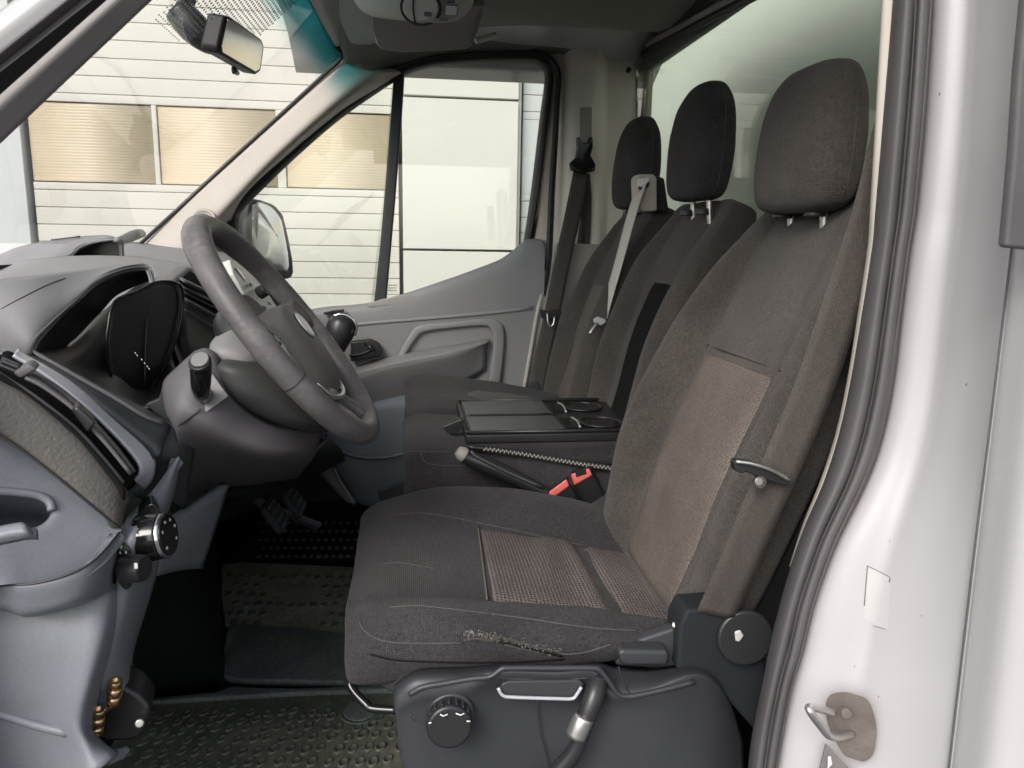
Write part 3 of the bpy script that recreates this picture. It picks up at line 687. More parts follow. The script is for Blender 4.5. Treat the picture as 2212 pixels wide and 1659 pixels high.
# window frame
plate('divider_bar', L([(850, 166), (874, 158), (868, 250), (853, 440), (834, 655), (807, 660), (822, 520), (838, 330)], 2.455), Y*0.05, M['rubber'], pd, 0.006)
def band(name, inner, outer, y1, y2, m, parent, t=0.02):
    mid = [((a[0]+b[0])/2, (a[1]+b[1])/2) for a, b in zip(inner, outer)]
    return patch(name, [L(inner, y1), L(mid, (y1+y2)/2-0.012), L(outer, y2)], m, parent, 4, 3, t)
band('window_frame', [(517, 560), (517, 480), (524, 455), (562, 415), (640, 340), (730, 262), (810, 205), (873, 166), (930, 146.5), (1010, 138.5), (1090, 136), (1147, 136), (1161, 141), (1172, 153), (1176, 169), (1173, 200), (1165.6, 255), (1148.7, 397), (1137, 480), (1128, 535)],
     [(498, 560), (497, 480), (504, 445), (545, 402), (628, 326), (718, 247), (800, 190), (866, 149), (930, 127), (1010, 120), (1090, 116), (1157, 118), (1178, 127), (1192, 145), (1194, 170), (1190, 205), (1182, 262), (1166, 400), (1153, 482), (1143, 530)], 2.475, 2.44, M['seal_black'], pd, 0.03)
band('frame_reveal', [(1150, 128), (1168, 136), (1182, 152), (1186, 172), (1182, 205), (1174, 262), (1158, 400), (1145, 480), (1136, 535)], [(1164, 112), (1190, 124), (1206, 146), (1209, 172), (1206, 215), (1201, 300), (1194, 400), (1190, 480), (1186, 545)], 2.478, 2.462, M['inner_paint'], pd, 0.012)
band('body_seal', [(497, 560), (496, 480), (503, 444), (544, 400), (627, 324), (717, 245), (800, 187), (866, 146), (930, 125), (1010, 118), (1090, 114), (1158, 116), (1182, 127), (1199, 148), (1203, 172), (1200, 215), (1196, 300), (1190, 400), (1187, 480), (1183, 560), (1172, 640)],
     [(487, 560), (487, 478), (494, 438), (536, 392), (620, 317), (710, 239), (795, 181), (863, 140), (928, 120), (1010, 113.5), (1090, 110), (1162, 112), (1189, 124), (1206, 146), (1210, 172), (1207, 215), (1202, 300), (1195, 400), (1191, 480), (1186, 560), (1176, 640)], 2.435, 2.43, M['rubber'], van, 0.012)
# maker's etched marking in the glass corner: three faint lines
for k, (a, b) in enumerate(((836, 858), (838, 856), (836, 858))):
    tube('glass_marking', [P(a, 616+6*k, 2.488), P(b, 616+6*k, 2.488)], 0.0011, M['trim_grey'], gg, 4, 1)
# door mirror outside
dm = plate('mirror_arm', L([(524, 452), (540, 440), (556, 442), (556, 570), (540, 600), (524, 560)], 2.58), Y*0.10, M['door_plastic'], pd, 0.02)
cen = P(592, 512, 2.66)
nm = V((0.90, -0.435, 0.02)).normalized()
def on_plane(u, v, c, n):
    q = P(u, v, 1.0)-EYE; return EYE+q*((c-EYE).dot(n)/q.dot(n))
mg = [on_plane(u, v, cen, nm) for u, v in [(553, 446), (585, 444), (604, 460), (616, 487), (630, 577), (608, 584), (558, 563)]]
hg = [on_plane(u, v, cen, nm) for u, v in [(545, 440), (588, 437), (610, 452), (624, 482), (642, 590), (612, 600), (550, 575)]]
mcen = sum(mg, V((0, 0, 0)))/len(mg)
mh = plate('mirror_housing', [p-nm*0.010 for p in hg], -nm*0.09, M['rubber'], pd, 0.012, 3, 4)
mgs = spline(mg, 3, True); mgs.append(mgs[0].copy())
patch('mirror_glass', [[mcen+(p-mcen)*f+nm*0.016*(1-f*f)-nm*0.009 for p in mgs] for f in (1.0, 0.8, 0.6, 0.4, 0.2, 0.01)], M['chrome'], mh, 1, 3, 0.002)
# ================================================================== DASHBOARD
da = thing('dashboard', 'grey dashboard with hooded instruments, tall air vents and a pale lower end', 'dashboard', (-0.45, 1.5, 0.9))
# far top with storage pod
patch('dash_top_far', [
    [P(-60, 560, 2.40), P(60, 540, 2.40), P(180, 528, 2.40), P(262, 525, 2.40), P(330, 526, 2.40), P(420, 533, 2.40), P(500, 545, 2.40)],
    [P(-60, 590, 2.2), P(60, 570, 2.2), P(180, 556, 2.2), P(262, 548, 2.2), P(330, 545, 2.2), P(420, 552, 2.2), P(520, 570, 2.2)],
    [P(-60, 640, 1.9), P(60, 625, 1.9), P(180, 605, 1.9), P(262, 590, 1.9), P(340, 585, 1.9), P(430, 590, 1.9), P(530, 610, 1.9)],
    [P(-60, 760, 1.85), P(60, 740, 1.85), P(180, 720, 1.85), P(262, 700, 1.85), P(360, 700, 1.85), P(460, 700, 1.85), P(560, 760, 1.85)]], M['dash_top'], da, 4, 4, 0.01)
# passenger dash face, mostly hidden behind the wheel
patch('dash_face', [[V((-0.56, 1.55, 1.47)), V((-0.54, 1.9, 1.47)), V((-0.52, 2.40, 1.46))], [V((-0.50, 1.55, 1.38)), V((-0.47, 1.9, 1.38)), V((-0.44, 2.40, 1.37))], [V((-0.50, 1.55, 1.15)), V((-0.47, 1.9, 1.15)), V((-0.44, 2.40, 1.13))], [V((-0.58, 1.55, 0.98)), V((-0.55, 1.9, 0.98)), V((-0.54, 2.40, 0.98))]], M['dash_mid'], da, 4, 4, 0.02)
pod = patch('storage_pod', [
    [P(-60, 568, 1.98), P(0, 549, 2.0), P(30, 536, 2.02), P(69, 526, 2.04), P(112, 519, 2.05), P(169, 511, 2.05), P(216, 508, 2.05), P(240, 509, 2.05), P(254, 516, 2.05), P(262, 524, 2.05), P(265, 556, 2.05)],
    [P(-60, 580, 1.9), P(0, 560, 1.93), P(30, 548, 1.96), P(69, 541, 1.98), P(112, 535, 1.99), P(169, 526, 1.99), P(216, 515, 1.995), P(240, 512, 2.0), P(254, 518, 2.0), P(262, 525, 2.0), P(264, 556, 2.0)],
    [P(-60, 606, 1.80), P(0, 590, 1.84), P(30, 582, 1.86), P(69, 574, 1.87), P(112, 566, 1.88), P(150, 552, 1.93), P(176, 534, 1.97), P(214, 522, 1.985), P(243, 518.5, 1.99), P(260, 522, 1.995), P(263, 556, 1.995)],
    [P(-60, 640, 1.78), P(0, 625, 1.82), P(30, 615, 1.84), P(69, 605, 1.86), P(112, 590, 1.88), P(150, 566, 1.93), P(176, 548, 1.975), P(214, 532, 1.99), P(243, 524, 1.995), P(260, 526, 2.0), P(263, 556, 2.0)][:5]+[P(150, 556, 1.935), P(176, 537, 1.975), P(214, 524, 1.99), P(243, 520, 1.995), P(260, 524, 2.0), P(263, 556, 2.0)]], M['dash_top'], da, 3, 5, 0.006)
plate('pod_recess', L([(146, 562), (160, 548), (178, 534), (216, 523), (242, 520), (261, 522), (264, 562)], 2.02), Y*0.012, M['satin_black'], pod, 0.001)
tube('pod_slit', [P(111, 518.5, 2.03), P(140, 515, 2.03), P(173, 511, 2.03)], 0.0022, M['satin_black'], pod, 6, 3)
# middle dash top between pod and instrument hood
patch('dash_top_middle', [
    [P(-80, 592, 1.86), P(0, 573, 1.86), P(56, 562, 1.86), P(112, 556, 1.86), P(169, 552, 1.86), P(244, 552, 1.86), P(319, 557, 1.86), P(375, 566, 1.86), P(418, 575, 1.86), P(470, 600, 1.86)],
    [P(-80, 600, 1.78), P(0, 581, 1.78), P(56, 570, 1.78), P(112, 564, 1.78), P(169, 560, 1.78), P(244, 560, 1.78), P(319, 564, 1.78), P(372, 572, 1.78), P(412, 580, 1.77), P(462, 604, 1.76)],
    [P(-80, 628, 1.55), P(0, 610, 1.55), P(56, 604, 1.55), P(112, 598, 1.55), P(169, 592, 1.55), P(244, 588, 1.55), P(319, 590, 1.55), P(366, 592, 1.58), P(398, 596, 1.60), P(440, 620, 1.62)],
    [P(-80, 690, 1.35), P(0, 680, 1.35), P(56, 676, 1.35), P(112, 672, 1.35), P(169, 668, 1.35), P(244, 664, 1.35), P(319, 640, 1.38), P(348, 632, 1.42), P(372, 620, 1.48), P(410, 640, 1.52)]], M['dash_top'], da, 3, 4, 0.008)
# instrument hood: silhouette behind, lip in front
sil = [(-130, 742), (-90, 625), (0, 603), (75, 594.5), (150, 585), (206, 577), (244, 570.5), (281, 567.5), (304, 568), (318, 575), (328, 592), (333, 614)]
lip = [(64, 775), (72, 764), (79, 743), (94, 722), (131, 683), (169, 647), (202.5, 615), (240, 594.5), (281, 582), (318, 580), (327, 592), (332, 615)]
ysil = [0.90, 1.05, 1.08, 1.12, 1.2, 1.26, 1.30, 1.33, 1.34, 1.335, 1.32, 1.30]
ylip = [0.915, 0.93, 0.95, 0.98, 1.05, 1.12, 1.19, 1.25, 1.30, 1.325, 1.315, 1.30]
def lerp2(a, b, f): return (a[0]+(b[0]-a[0])*f, a[1]+(b[1]-a[1])*f)
def hoodrow(f, bulge):
    r = []
    for a, c, y1, y2 in zip(sil, lip, ysil, ylip):
        q = lerp2(a, c, f); r.append(P(q[0], q[1], y1+(y2-y1)*f-bulge))
    return r
hood = patch('instrument_hood', [hoodrow(0, 0), hoodrow(0.3, 0.012), hoodrow(0.6, 0.018), hoodrow(0.86, 0.012), hoodrow(1.0, 0.0)], M['dash_top'], da, 4, 4, 0.006)
patch('hood_lip', [hoodrow(0.90, 0.0125), hoodrow(0.95, 0.013), hoodrow(1.0, 0.003)], M['dash_mid'], hood, 4, 3, 0.004)
# seam across the hood
hd_s = surf(hood)
tube('hood_seam', [on(hd_s, u, v, 0.0) for u, v in ((2, 668), (25, 655), (50, 642), (80, 626), (110, 612), (140, 601))], 0.0011, M['dash_mid'], hood, 5, 2)
# dark instrument cave under the lip
inner = [(86, 794), (96, 790), (118, 770), (150, 742), (190, 700), (222, 670), (250, 640), (285, 622), (310, 612), (326, 606), (331, 606), (333, 618)]
yinn = [0.97, 1.0, 1.03, 1.09, 1.18, 1.22, 1.26, 1.30, 1.33, 1.345, 1.335, 1.31]
cave = patch('instrument_cave', [
    [P(*c, y+0.001) for c, y in zip(lip, ylip)],
    [P(*lerp2(c, d, 0.45), y1*0.5+y2*0.5+0.02) for c, d, y1, y2 in zip(lip, inner, ylip, yinn)],
    [P(*d, y+0.02) for d, y in zip(inner, yinn)]], M['satin_black'], da, 4, 4, 0.004)
patch('cave_floor', [
    [P(72, 764, 0.945), P(150, 742, 1.12), P(222, 672, 1.27), P(300, 614, 1.37), P(333, 606, 1.37)],
    [P(100, 788, 0.95), P(165, 770, 1.08), P(228, 730, 1.2), P(300, 690, 1.34), P(345, 660, 1.36)],
    [P(150, 812, 0.955), P(190, 806, 1.06), P(240, 800, 1.14), P(300, 770, 1.30), P(360, 730, 1.34)],
    [P(210, 842, 0.96), P(232, 846, 1.04), P(262, 856, 1.08), P(310, 838, 1.24), P(372, 775, 1.32)],
    [P(270, 875, 0.97), P(282, 880, 1.02), P(305, 884, 1.06), P(350, 868, 1.14), P(385, 812, 1.25)]], M['satin_black'], da, 5, 4, 0.006)
# instrument binnacle: thick lens standing proud
lens = [(298, 628), (251, 647), (237, 671), (230, 709), (226, 743), (231, 792), (243, 832), (262, 850), (288, 858), (322, 842), (350, 802), (368, 765), (380, 733), (390, 690), (395, 650), (391, 622), (379, 611), (356, 608), (330, 612)]
ylen = [1.16+0.30*(u-226)/170 for u, v in lens]
lp = [P(u, v, y*0.80+0.18) for (u, v), y in zip(lens, ylen)]
bc = sum(lp, V((0, 0, 0)))/len(lp)
nb = V((0.80, -0.35, 0.48)).normalized()
bin_ = plate('instrument_binnacle', lp, V((-0.026, 0.080, -0.006)), M['satin_black'], da, 0.004, 3, 3)
lin_ = [bc+(p-bc)*0.93+V((0.004, -0.006, 0.002)) for p in lp]
dome = patch('instrument_lens', [[bc+(p-bc)*f+V((0.004, -0.006, 0.002))-V((0.02, -0.028, 0.006))*(1-f*f) for p in spline(lp, 2, True)+[lp[0]]] for f in (0.90, 0.7, 0.4, 0.02)], M['lens_black'], bin_, 1, 3, 0.002)
tube('lens_rim', [bc+(p-bc)*0.985+V((0.003, -0.005, 0.002)) for p in lp], 0.0022, M['gloss_black'], bin_, 6, 3, True)
tube('lens_divider', [P(320, 655, 1.245), P(317, 700, 1.235), P(314, 760, 1.225), P(313, 832, 1.215)], 0.0024, M['satin_black'], bin_, 6, 4)
for (u, v) in ((291, 763), (295, 768), (305, 777), (311, 785), (317, 792), (321, 797)):
    plate('lens_symbol', [P(u-2.2, v-3, 1.196), P(u+1.8, v-1, 1.196), P(u+2.6, v+3, 1.196), P(u-1.2, v+1.8, 1.196)], V((0.0006, -0.0006, 0)), M['chrome'], bin_, 0)
# cluster sill: dark ledge running down along the vent
patch('cluster_sill', [
    [P(70, 755, 0.95), P(112, 776, 0.955), P(184, 815, 0.96), P(253, 850, 0.965), P(311, 880, 0.97), P(356, 905, 0.985), P(372, 914, 0.99)],
    [P(62, 762, 0.93), P(112, 786, 0.93), P(184, 827, 0.93), P(253, 866, 0.93), P(311, 902, 0.93), P(350, 916, 0.94), P(366, 921, 0.95)],
    [P(60, 766, 0.915), P(114, 794, 0.91), P(176, 835, 0.905), P(240, 888, 0.90), P(296, 936, 0.90), P(332, 968, 0.90), P(345, 985, 0.90)]], M['dash_dark'], da, 4, 3, 0.01)
tube('sill_edge', [P(66, 758, 0.93), P(112, 783, 0.928), P(184, 824, 0.928), P(253, 863, 0.928), P(311, 899, 0.928), P(352, 915, 0.94)], 0.0028, M['dash_mid'], da, 6, 4)
plate('column_gap', L([(312, 874), (342, 862), (350, 835), (366, 912), (352, 905)], 0.99), Y*0.02, M['dash_dark'], da, 0.002)
# dark facing right of the vent
patch('dash_lower_dark', [
    [P(300, 900, 0.955), P(345, 905, 0.965), P(380, 915, 0.96), P(420, 920, 0.99)],
    [P(325, 950, 0.93), P(350, 960, 0.94), P(388, 975, 0.95), P(420, 975, 0.98)],
    [P(330, 1010, 0.915), P(345, 1030, 0.93), P(380, 1030, 0.95), P(410, 1040, 0.98)],
    [P(300, 1075, 0.90), P(335, 1085, 0.92), P(372, 1085, 0.95), P(400, 1100, 0.98)]], M['dash_dark'], da, 4, 4, 0.012)
# tall side vent: silver frame strip, dark bezel, louvres
def strip(name, outer, inner_, yo, yi, m, parent, t=0.006, bow=0.006):
    mid = [((a[0]+b[0])/2, (a[1]+b[1])/2) for a, b in zip(outer, inner_)]
    return patch(name, [L(outer, yo), [p+V((bow*0.8, -bow*0.3, bow*0.5)) for p in L(mid, (yo+yi)/2)], L(inner_, yi)], m, parent, 4, 3, t)
vent = strip('air_vent', [(40, 752), (58, 766), (112, 796), (169, 833), (225, 882), (281, 931), (319, 968), (334, 990), (336, 1012), (329, 1040), (310, 1062)],
             [(30, 765), (45, 775), (81, 797), (150, 848), (206, 895), (262, 953), (292, 990), (303, 1010), (304, 1022), (301, 1030), (292, 1040)], 0.905, 0.885, M['silver_paint'], da, 0.004, 0.001)
strip('vent_bezel', [(-40, 720), (0, 757), (20, 758), (48, 772), (81, 797), (150, 848), (206, 895), (262, 953), (300, 1000), (304, 1026), (290, 1050)],
      [(-40, 790), (-20, 796), (5, 808), (43, 835), (94, 872), (146, 912), (187, 953), (234, 1006), (262, 1042), (272, 1062), (270, 1080)], 0.90, 0.79, M['slot_black'], vent, 0.006, -0.022)
lv = [((57, 813), (90, 829), (130, 856), (165, 884), (204, 925), (240, 965), (286, 1022)), ((70, 805), (105, 824), (146, 852), (190, 893), (218, 925), (256, 968), (294, 1018))]
for k, pts in enumerate(lv):
    y = (0.80, 0.835)[k]
    c = spline(L(pts, y), 4)
    gridmesh('louvre', [[p, p+V((-0.010, 0.020, 0.0))] for p in c], M['dash_mid'], vent, face=EYE, t=0.0035)
for a, b in (((0, 785), (38, 800)), ((6, 777), (44, 792))):
    c = spline(L([a, lerp2(a, b, 0.5), b], 0.81), 3); gridmesh('louvre', [[p, p+V((-0.010, 0.02, 0))] for p in c], M['dash_dark'], vent, face=EYE, t=0.0035)
plate('vent_bar', L([(26, 806), (62, 784), (82, 798), (44, 820)], 0.80), V((-0.01, 0.03, 0)), M['dash_mid'], vent, 0.003)
plate('vent_tab', L([(153, 886), (167, 876), (208, 913), (190, 936)], 0.79), V((-0.012, 0.03, 0)), M['satin_black'], vent, 0.003)
# brown grained soft panel
soft = patch('soft_panel', [
    [P(-60, 772, 0.80), P(0, 812, 0.80), P(56, 847, 0.80), P(112, 888, 0.80), P(169, 935, 0.80), P(217, 988, 0.80), P(262, 1040, 0.80), P(277, 1066, 0.80), P(280, 1085, 0.805)],
    [P(-60, 790, 0.785), P(0, 826, 0.785), P(54, 858, 0.785), P(108, 900, 0.785), P(162, 948, 0.785), P(208, 1000, 0.785), P(250, 1052, 0.787), P(266, 1082, 0.79), P(272, 1100, 0.795)],
    [P(-60, 850, 0.773), P(0, 885, 0.773), P(46, 920, 0.773), P(96, 958, 0.773), P(146, 1005, 0.773), P(190, 1048, 0.773), P(232, 1090, 0.775), P(254, 1112, 0.778), P(266, 1122, 0.784)],
    [P(-60, 910, 0.768), P(0, 940, 0.768), P(48, 972, 0.768), P(96, 1008, 0.768), P(146, 1048, 0.768), P(184, 1080, 0.768), P(224, 1112, 0.77), P(248, 1130, 0.772), P(262, 1140, 0.778)]], M['dash_soft'], da, 4, 4, 0.01)
tube('panel_edge', [P(-40, 782, 0.797), P(0, 811, 0.797), P(56, 846, 0.797), P(112, 887, 0.797), P(169, 934, 0.797), P(217, 987, 0.797), P(264, 1044, 0.797)], 0.0032, M['dash_mid'], soft, 8, 4)
# pale lower end with cup recess
cup_rim = [(112, 1103), (110, 1090), (100, 1078), (78, 1069), (40, 1064), (0, 1062), (-60, 1068), (-90, 1100), (-60, 1135), (0, 1148), (50, 1148), (86, 1135), (104, 1120)]
outer_l = [(266, 1138), (236, 1110), (190, 1068), (130, 1018), (60, 962), (0, 922), (-110, 880), (-190, 1100), (-110, 1290), (0, 1264), (75, 1258), (150, 1238), (212, 1200)]
def yb(u, v): return 0.786-0.085*min(1.1, max(0.0, v-(925+0.82*max(u, -60)))/337.0)
cup = []
for f in (0.0, 0.12, 0.35, 0.7, 0.93, 1.0):
    r = []
    for a, b in zip(outer_l, cup_rim):
        q = lerp2(a, b, f); r.append(P(q[0], q[1], yb(*q)+(0.006 if f == 1.0 else 0)))
    cup.append(r)
rc = sum(cup[-1], V((0, 0, 0)))/len(cup[-1])
for s, d in ((0.96, 0.018), (0.90, 0.05), (0.75, 0.075), (0.05, 0.08)):
    cup.append([rc+(p-rc)*s+V((-0.25, 0.75, -0.6))*d for p in cup[5]])
loft('cup_panel', cup, M['dash_light'], da, 4, 3, caps=False)
tube('cup_rim', [P(u, v, yb(u, v)-0.001) for u, v in cup_rim[:7]], 0.0042, M['dash_light'], da, 8, 4)
patch('cup_lip', [[P(-40, 1142, 0.67), P(0, 1136, 0.67), P(30, 1130, 0.67), P(52, 1129, 0.67), P(68, 1144, 0.672)], [P(-40, 1164, 0.662), P(0, 1158, 0.662), P(30, 1152, 0.662), P(56, 1150, 0.662), P(74, 1158, 0.668)], [P(-40, 1184, 0.668), P(0, 1178, 0.668), P(30, 1172, 0.668), P(60, 1166, 0.668), P(84, 1166, 0.674)]], M['dash_light'], da, 4, 3, 0.01)
patch('end_band', [
    [P(-120, 1295, 0.725), P(0, 1264, 0.722), P(75, 1258, 0.722), P(150, 1238, 0.725), P(206, 1204, 0.735), P(256, 1148, 0.765)],
    [P(-120, 1298, 0.712), P(0, 1268, 0.710), P(75, 1262, 0.710), P(150, 1242, 0.714), P(208, 1208, 0.726), P(259, 1153, 0.762)],
    [P(-120, 1320, 0.715), P(0, 1294, 0.713), P(62, 1300, 0.713), P(150, 1280, 0.717), P(210, 1246, 0.73), P(252, 1200, 0.765)],
    [P(-120, 1330, 0.72), P(0, 1312, 0.72), P(56, 1329, 0.72), P(150, 1308, 0.724), P(206, 1286, 0.74), P(244, 1264, 0.77)],
    [P(-120, 1334, 0.745), P(0, 1318, 0.745), P(60, 1334, 0.745), P(150, 1314, 0.75), P(208, 1292, 0.76), P(248, 1272, 0.79)]], M['dash_light'], da, 4, 4, 0.01)
tube('panel_seam', [P(-60, 1281, 0.709), P(0, 1266, 0.709), P(75, 1260, 0.709), P(150, 1240, 0.713), P(209, 1206, 0.725), P(258, 1150, 0.762)], 0.0011, M['satin_black'], da, 5, 4)
tube('panel_seam', [P(-60, 911, 0.767), P(0, 941, 0.767), P(48, 973, 0.767), P(96, 1009, 0.767), P(146, 1049, 0.767), P(224, 1113, 0.769), P(262, 1141, 0.776)], 0.0013, M['satin_black'], da, 5, 4)
# kick panel below
patch('kick_panel', [
    [P(-160, 1310, 0.76), P(0, 1306, 0.76), P(120, 1304, 0.765), P(220, 1270, 0.77), P(256, 1268, 0.785), P(276, 1262, 0.81)],
    [P(-160, 1400, 0.752), P(0, 1395, 0.752), P(120, 1390, 0.752), P(205, 1380, 0.75), P(236, 1380, 0.765), P(252, 1378, 0.79)],
    [P(-160, 1500, 0.752), P(0, 1495, 0.752), P(110, 1490, 0.750), P(180, 1484, 0.74), P(206, 1484, 0.755), P(222, 1484, 0.78)],
    [P(-160, 1560, 0.757), P(0, 1556, 0.757), P(100, 1560, 0.754), P(160, 1562, 0.74), P(187, 1566, 0.75), P(202, 1568, 0.775)],
    [P(-160, 1620, 0.760), P(0, 1616, 0.760), P(120, 1622, 0.756), P(180, 1618, 0.735), P(205, 1606, 0.745), P(222, 1600, 0.765)],
    [P(-160, 1720, 0.765), P(0, 1720, 0.765), P(120, 1720, 0.76), P(190, 1680, 0.725), P(238, 1640, 0.735), P(256, 1624, 0.755)]], M['dash_light'], da, 4, 4, 0.012)
patch('kick_hook', [[P(196, 1600, 0.75), P(215, 1610, 0.752), P(242, 1618, 0.76), P(262, 1616, 0.77), P(276, 1610, 0.782)], [P(196, 1614, 0.742), P(214, 1624, 0.744), P(240, 1631, 0.75), P(262, 1630, 0.76), P(279, 1618, 0.775)], [P(190, 1640, 0.735), P(212, 1650, 0.737), P(238, 1648, 0.742), P(262, 1640, 0.756), P(280, 1624, 0.772)]], M['dash_light'], da, 4, 4, 0.012)
tube('moulded_ridge', [P(-40, 1532, 0.758), P(10, 1544, 0.757), P(80, 1566, 0.755), P(150, 1583, 0.750)], 0.005, M['dash_light'], da, 8, 4)
# long pale inner strip from the dash down to the sill
patch('inner_strip', [
    [P(384, 985, 0.93), P(387, 988, 0.925), P(389, 992, 0.93), P(390, 998, 0.95)],
    [P(330, 1058, 0.875), P(350, 1062, 0.868), P(368, 1064, 0.88), P(377, 1066, 0.91)],
    [P(262, 1140, 0.80), P(300, 1142, 0.795), P(335, 1142, 0.82), P(353, 1142, 0.88)],
    [P(252, 1250, 0.785), P(285, 1256, 0.79), P(318, 1250, 0.83), P(338, 1246, 0.90)],
    [P(236, 1370, 0.775), P(258, 1384, 0.785), P(280, 1394, 0.82), P(292, 1398, 0.88)],
    [P(214, 1470, 0.77), P(244, 1468, 0.785), P(274, 1462, 0.81), P(290, 1450, 0.86)],
    [P(205, 1510, 0.78), P(240, 1498, 0.79), P(290, 1508, 0.815), P(312, 1498, 0.85)],
    [P(210, 1560, 0.80), P(246, 1530, 0.80), P(306, 1540, 0.82), P(322, 1520, 0.85)]], M['dash_light'], da, 4, 4, 0.01)
# knee panel, facing the driver
patch('knee_panel', [
    [P(352, 1140, 0.905), P(400, 1108, 0.96), P(450, 1076, 1.02), P(496, 1046, 1.08)],
    [P(345, 1190, 0.90), P(395, 1172, 0.95), P(436, 1150, 1.01), P(470, 1130, 1.07)],
    [P(334, 1246, 0.895), P(372, 1236, 0.95), P(405, 1230, 1.0), P(438, 1228, 1.06)]], M['dash_light'], da, 4, 4, 0.012)
# lilac grey lower trim under the column, fading into shade
patch('column_surround', [
    [P(420, 758, 1.02), P(445, 752, 1.0), P(470, 770, 0.99), P(500, 850, 0.985), P(545, 893, 1.0), P(600, 922, 1.02), P(650, 929, 1.06), P(700, 932, 1.12)],
    [P(380, 794, 1.0), P(398, 800, 0.975), P(425, 830, 0.96), P(470, 880, 0.96), P(525, 925, 0.975), P(590, 950, 1.0), P(650, 955, 1.05), P(690, 955, 1.12)],
    [P(351, 828, 0.99), P(362, 850, 0.965), P(392, 880, 0.945), P(440, 920, 0.945), P(505, 960, 0.97), P(575, 985, 1.0), P(640, 985, 1.05), P(680, 985, 1.15)],
    [P(355, 880, 0.98), P(362, 900, 0.955), P(388, 930, 0.945), P(432, 970, 0.985), P(500, 1000, 1.04), P(560, 1018, 1.11), P(620, 1015, 1.19), P(660, 1010, 1.3)],
    [P(372, 920, 0.98), P(380, 935, 0.955), P(390, 985, 0.965), P(420, 1035, 1.06), P(480, 1052, 1.18), P(540, 1052, 1.29), P(590, 1044, 1.38), P(640, 1034, 1.48)],
    [P(385, 1060, 0.99), P(385, 1080, 0.985), P(384, 1105, 1.03), P(400, 1120, 1.16), P(470, 1078, 1.36), P(520, 1076, 1.5), P(570, 1066, 1.58), P(620, 1050, 1.65)]], M['dash_mid'], da, 4, 4, 0.012)
tube('panel_seam', [P(382, 922, 0.945), P(404, 906, 0.941), P(434, 884, 0.942)], 0.0011, M['dash_dark'], da, 5, 4)
# headlight rotary switch and dimmer
hl = plate('headlight_switch', L([(332, 1089), (311, 1097), (289, 1127), (277, 1164), (283, 1194), (291, 1221), (300, 1226), (322, 1213), (340, 1204), (350, 1160), (346, 1112)], 0.812), V((-0.010, 0.03, 0.0)), M['gloss_black'], da, 0.006, 3)
hax = V((0.95, -0.10, 0.14)).normalized()
h0 = P(304, 1163, 0.815)
cyl('switch_barrel', h0, hax, 0.027, 0.026, M['gloss_black'], hl, 32, 0.003, 0.0245)
cyl('switch_ring', h0+hax*0.0255, hax, 0.0252, 0.004, M['chrome'], hl, 32, 0.0012, 0.0238)
cyl('switch_face', h0+hax*0.029, hax, 0.0225, 0.002, M['gloss_black'], hl, 32, 0.0008)
fc = h0+hax*0.0312; fa = hax.cross(Z).normalized(); fb = fa.cross(hax)
for k, a in enumerate((30, 75, 120, 165, 215, 320)):
    q = fc+(fa*math.cos(rad(a))+fb*math.sin(rad(a)))*0.016
    w1 = 0.0016+0.0008*(k % 2)
    plate('switch_mark', [q-fa*w1-fb*0.0010, q+fa*0.0014-fb*0.0016, q+fa*w1+fb*0.0012, q-fa*0.0010+fb*0.0017], hax*0.0004, M['mark_white'], hl, 0)
q = P(301, 1189, 0.81); plate('switch_mark', [q+V((-.0016, 0, -.002)), q+V((.0016, 0, -.002)), q+V((.0016, 0, .002)), q+V((-.0016, 0, .002))], V((0, -0.0004, 0)), M['mark_white'], hl, 0)
dm_ = plate('dimmer_switch', L([(262, 1185), (251, 1198), (248, 1224), (253, 1251), (264, 1271), (276, 1275), (285, 1262), (287, 1240), (284, 1210), (276, 1192)], 0.772), V((-0.008, 0.03, 0)), M['gloss_black'], da, 0.005, 3)
cyl('dimmer_knob', P(268, 1228, 0.775), V((0.92, -0.28, 0.10)), 0.0155, 0.024, M['satin_black'], dm_, 24, 0.003, 0.0135)
for (u, v) in ((260, 1194), (272, 1193), (254, 1215)):
    plate('dimmer_mark', [P(u-1.8, v-2, 0.7705), P(u+1.6, v-3, 0.7705), P(u+1.8, v+2, 0.7705), P(u-1.4, v+2.5, 0.7705)], V((0, -0.0005, 0)), M['mark_white'], dm_, 0)
q = P(294, 1222, 0.757); plate('dimmer_mark', [q-V((0.0016, 0, 0.003)), q+V((0.0016, 0, -0.003)), q+V((0.0016, 0, 0.003)), q+V((-0.0016, 0, 0.003))], V((0, -0.0005, 0)), M['mark_white'], dm_, 0)
# centre vents
cv = plate('centre_vent', [P(370, 606, 1.50), P(406, 575, 1.58), P(445, 592, 1.63), P(500, 650, 1.66), P(516, 700, 1.62), P(470, 668, 1.55), P(393, 634, 1.48)], V((-0.03, 0.03, 0)), M['dash_mid'], da, 0.006)
plate('vent_mouth', [P(386, 608, 1.485), P(410, 585, 1.56), P(444, 603, 1.61), P(492, 655, 1.63), P(508, 692, 1.59), P(470, 660, 1.53), P(400, 628, 1.47)], V((-0.002, 0.002, 0)), M['slot_black'], cv, 0.001)
for a, b in (((399, 606), (478, 644)), ((392, 617), (484, 664)), ((394, 628), (484, 672))):
    c = spline([P(*a, 1.465), P(*lerp2(a, b, 0.5), 1.51), P(*b, 1.55)], 4); gridmesh('louvre', [[p, p+V((-0.012, 0.016, 0.006))] for p in c], M['dash_mid'], cv, face=EYE, t=0.004)
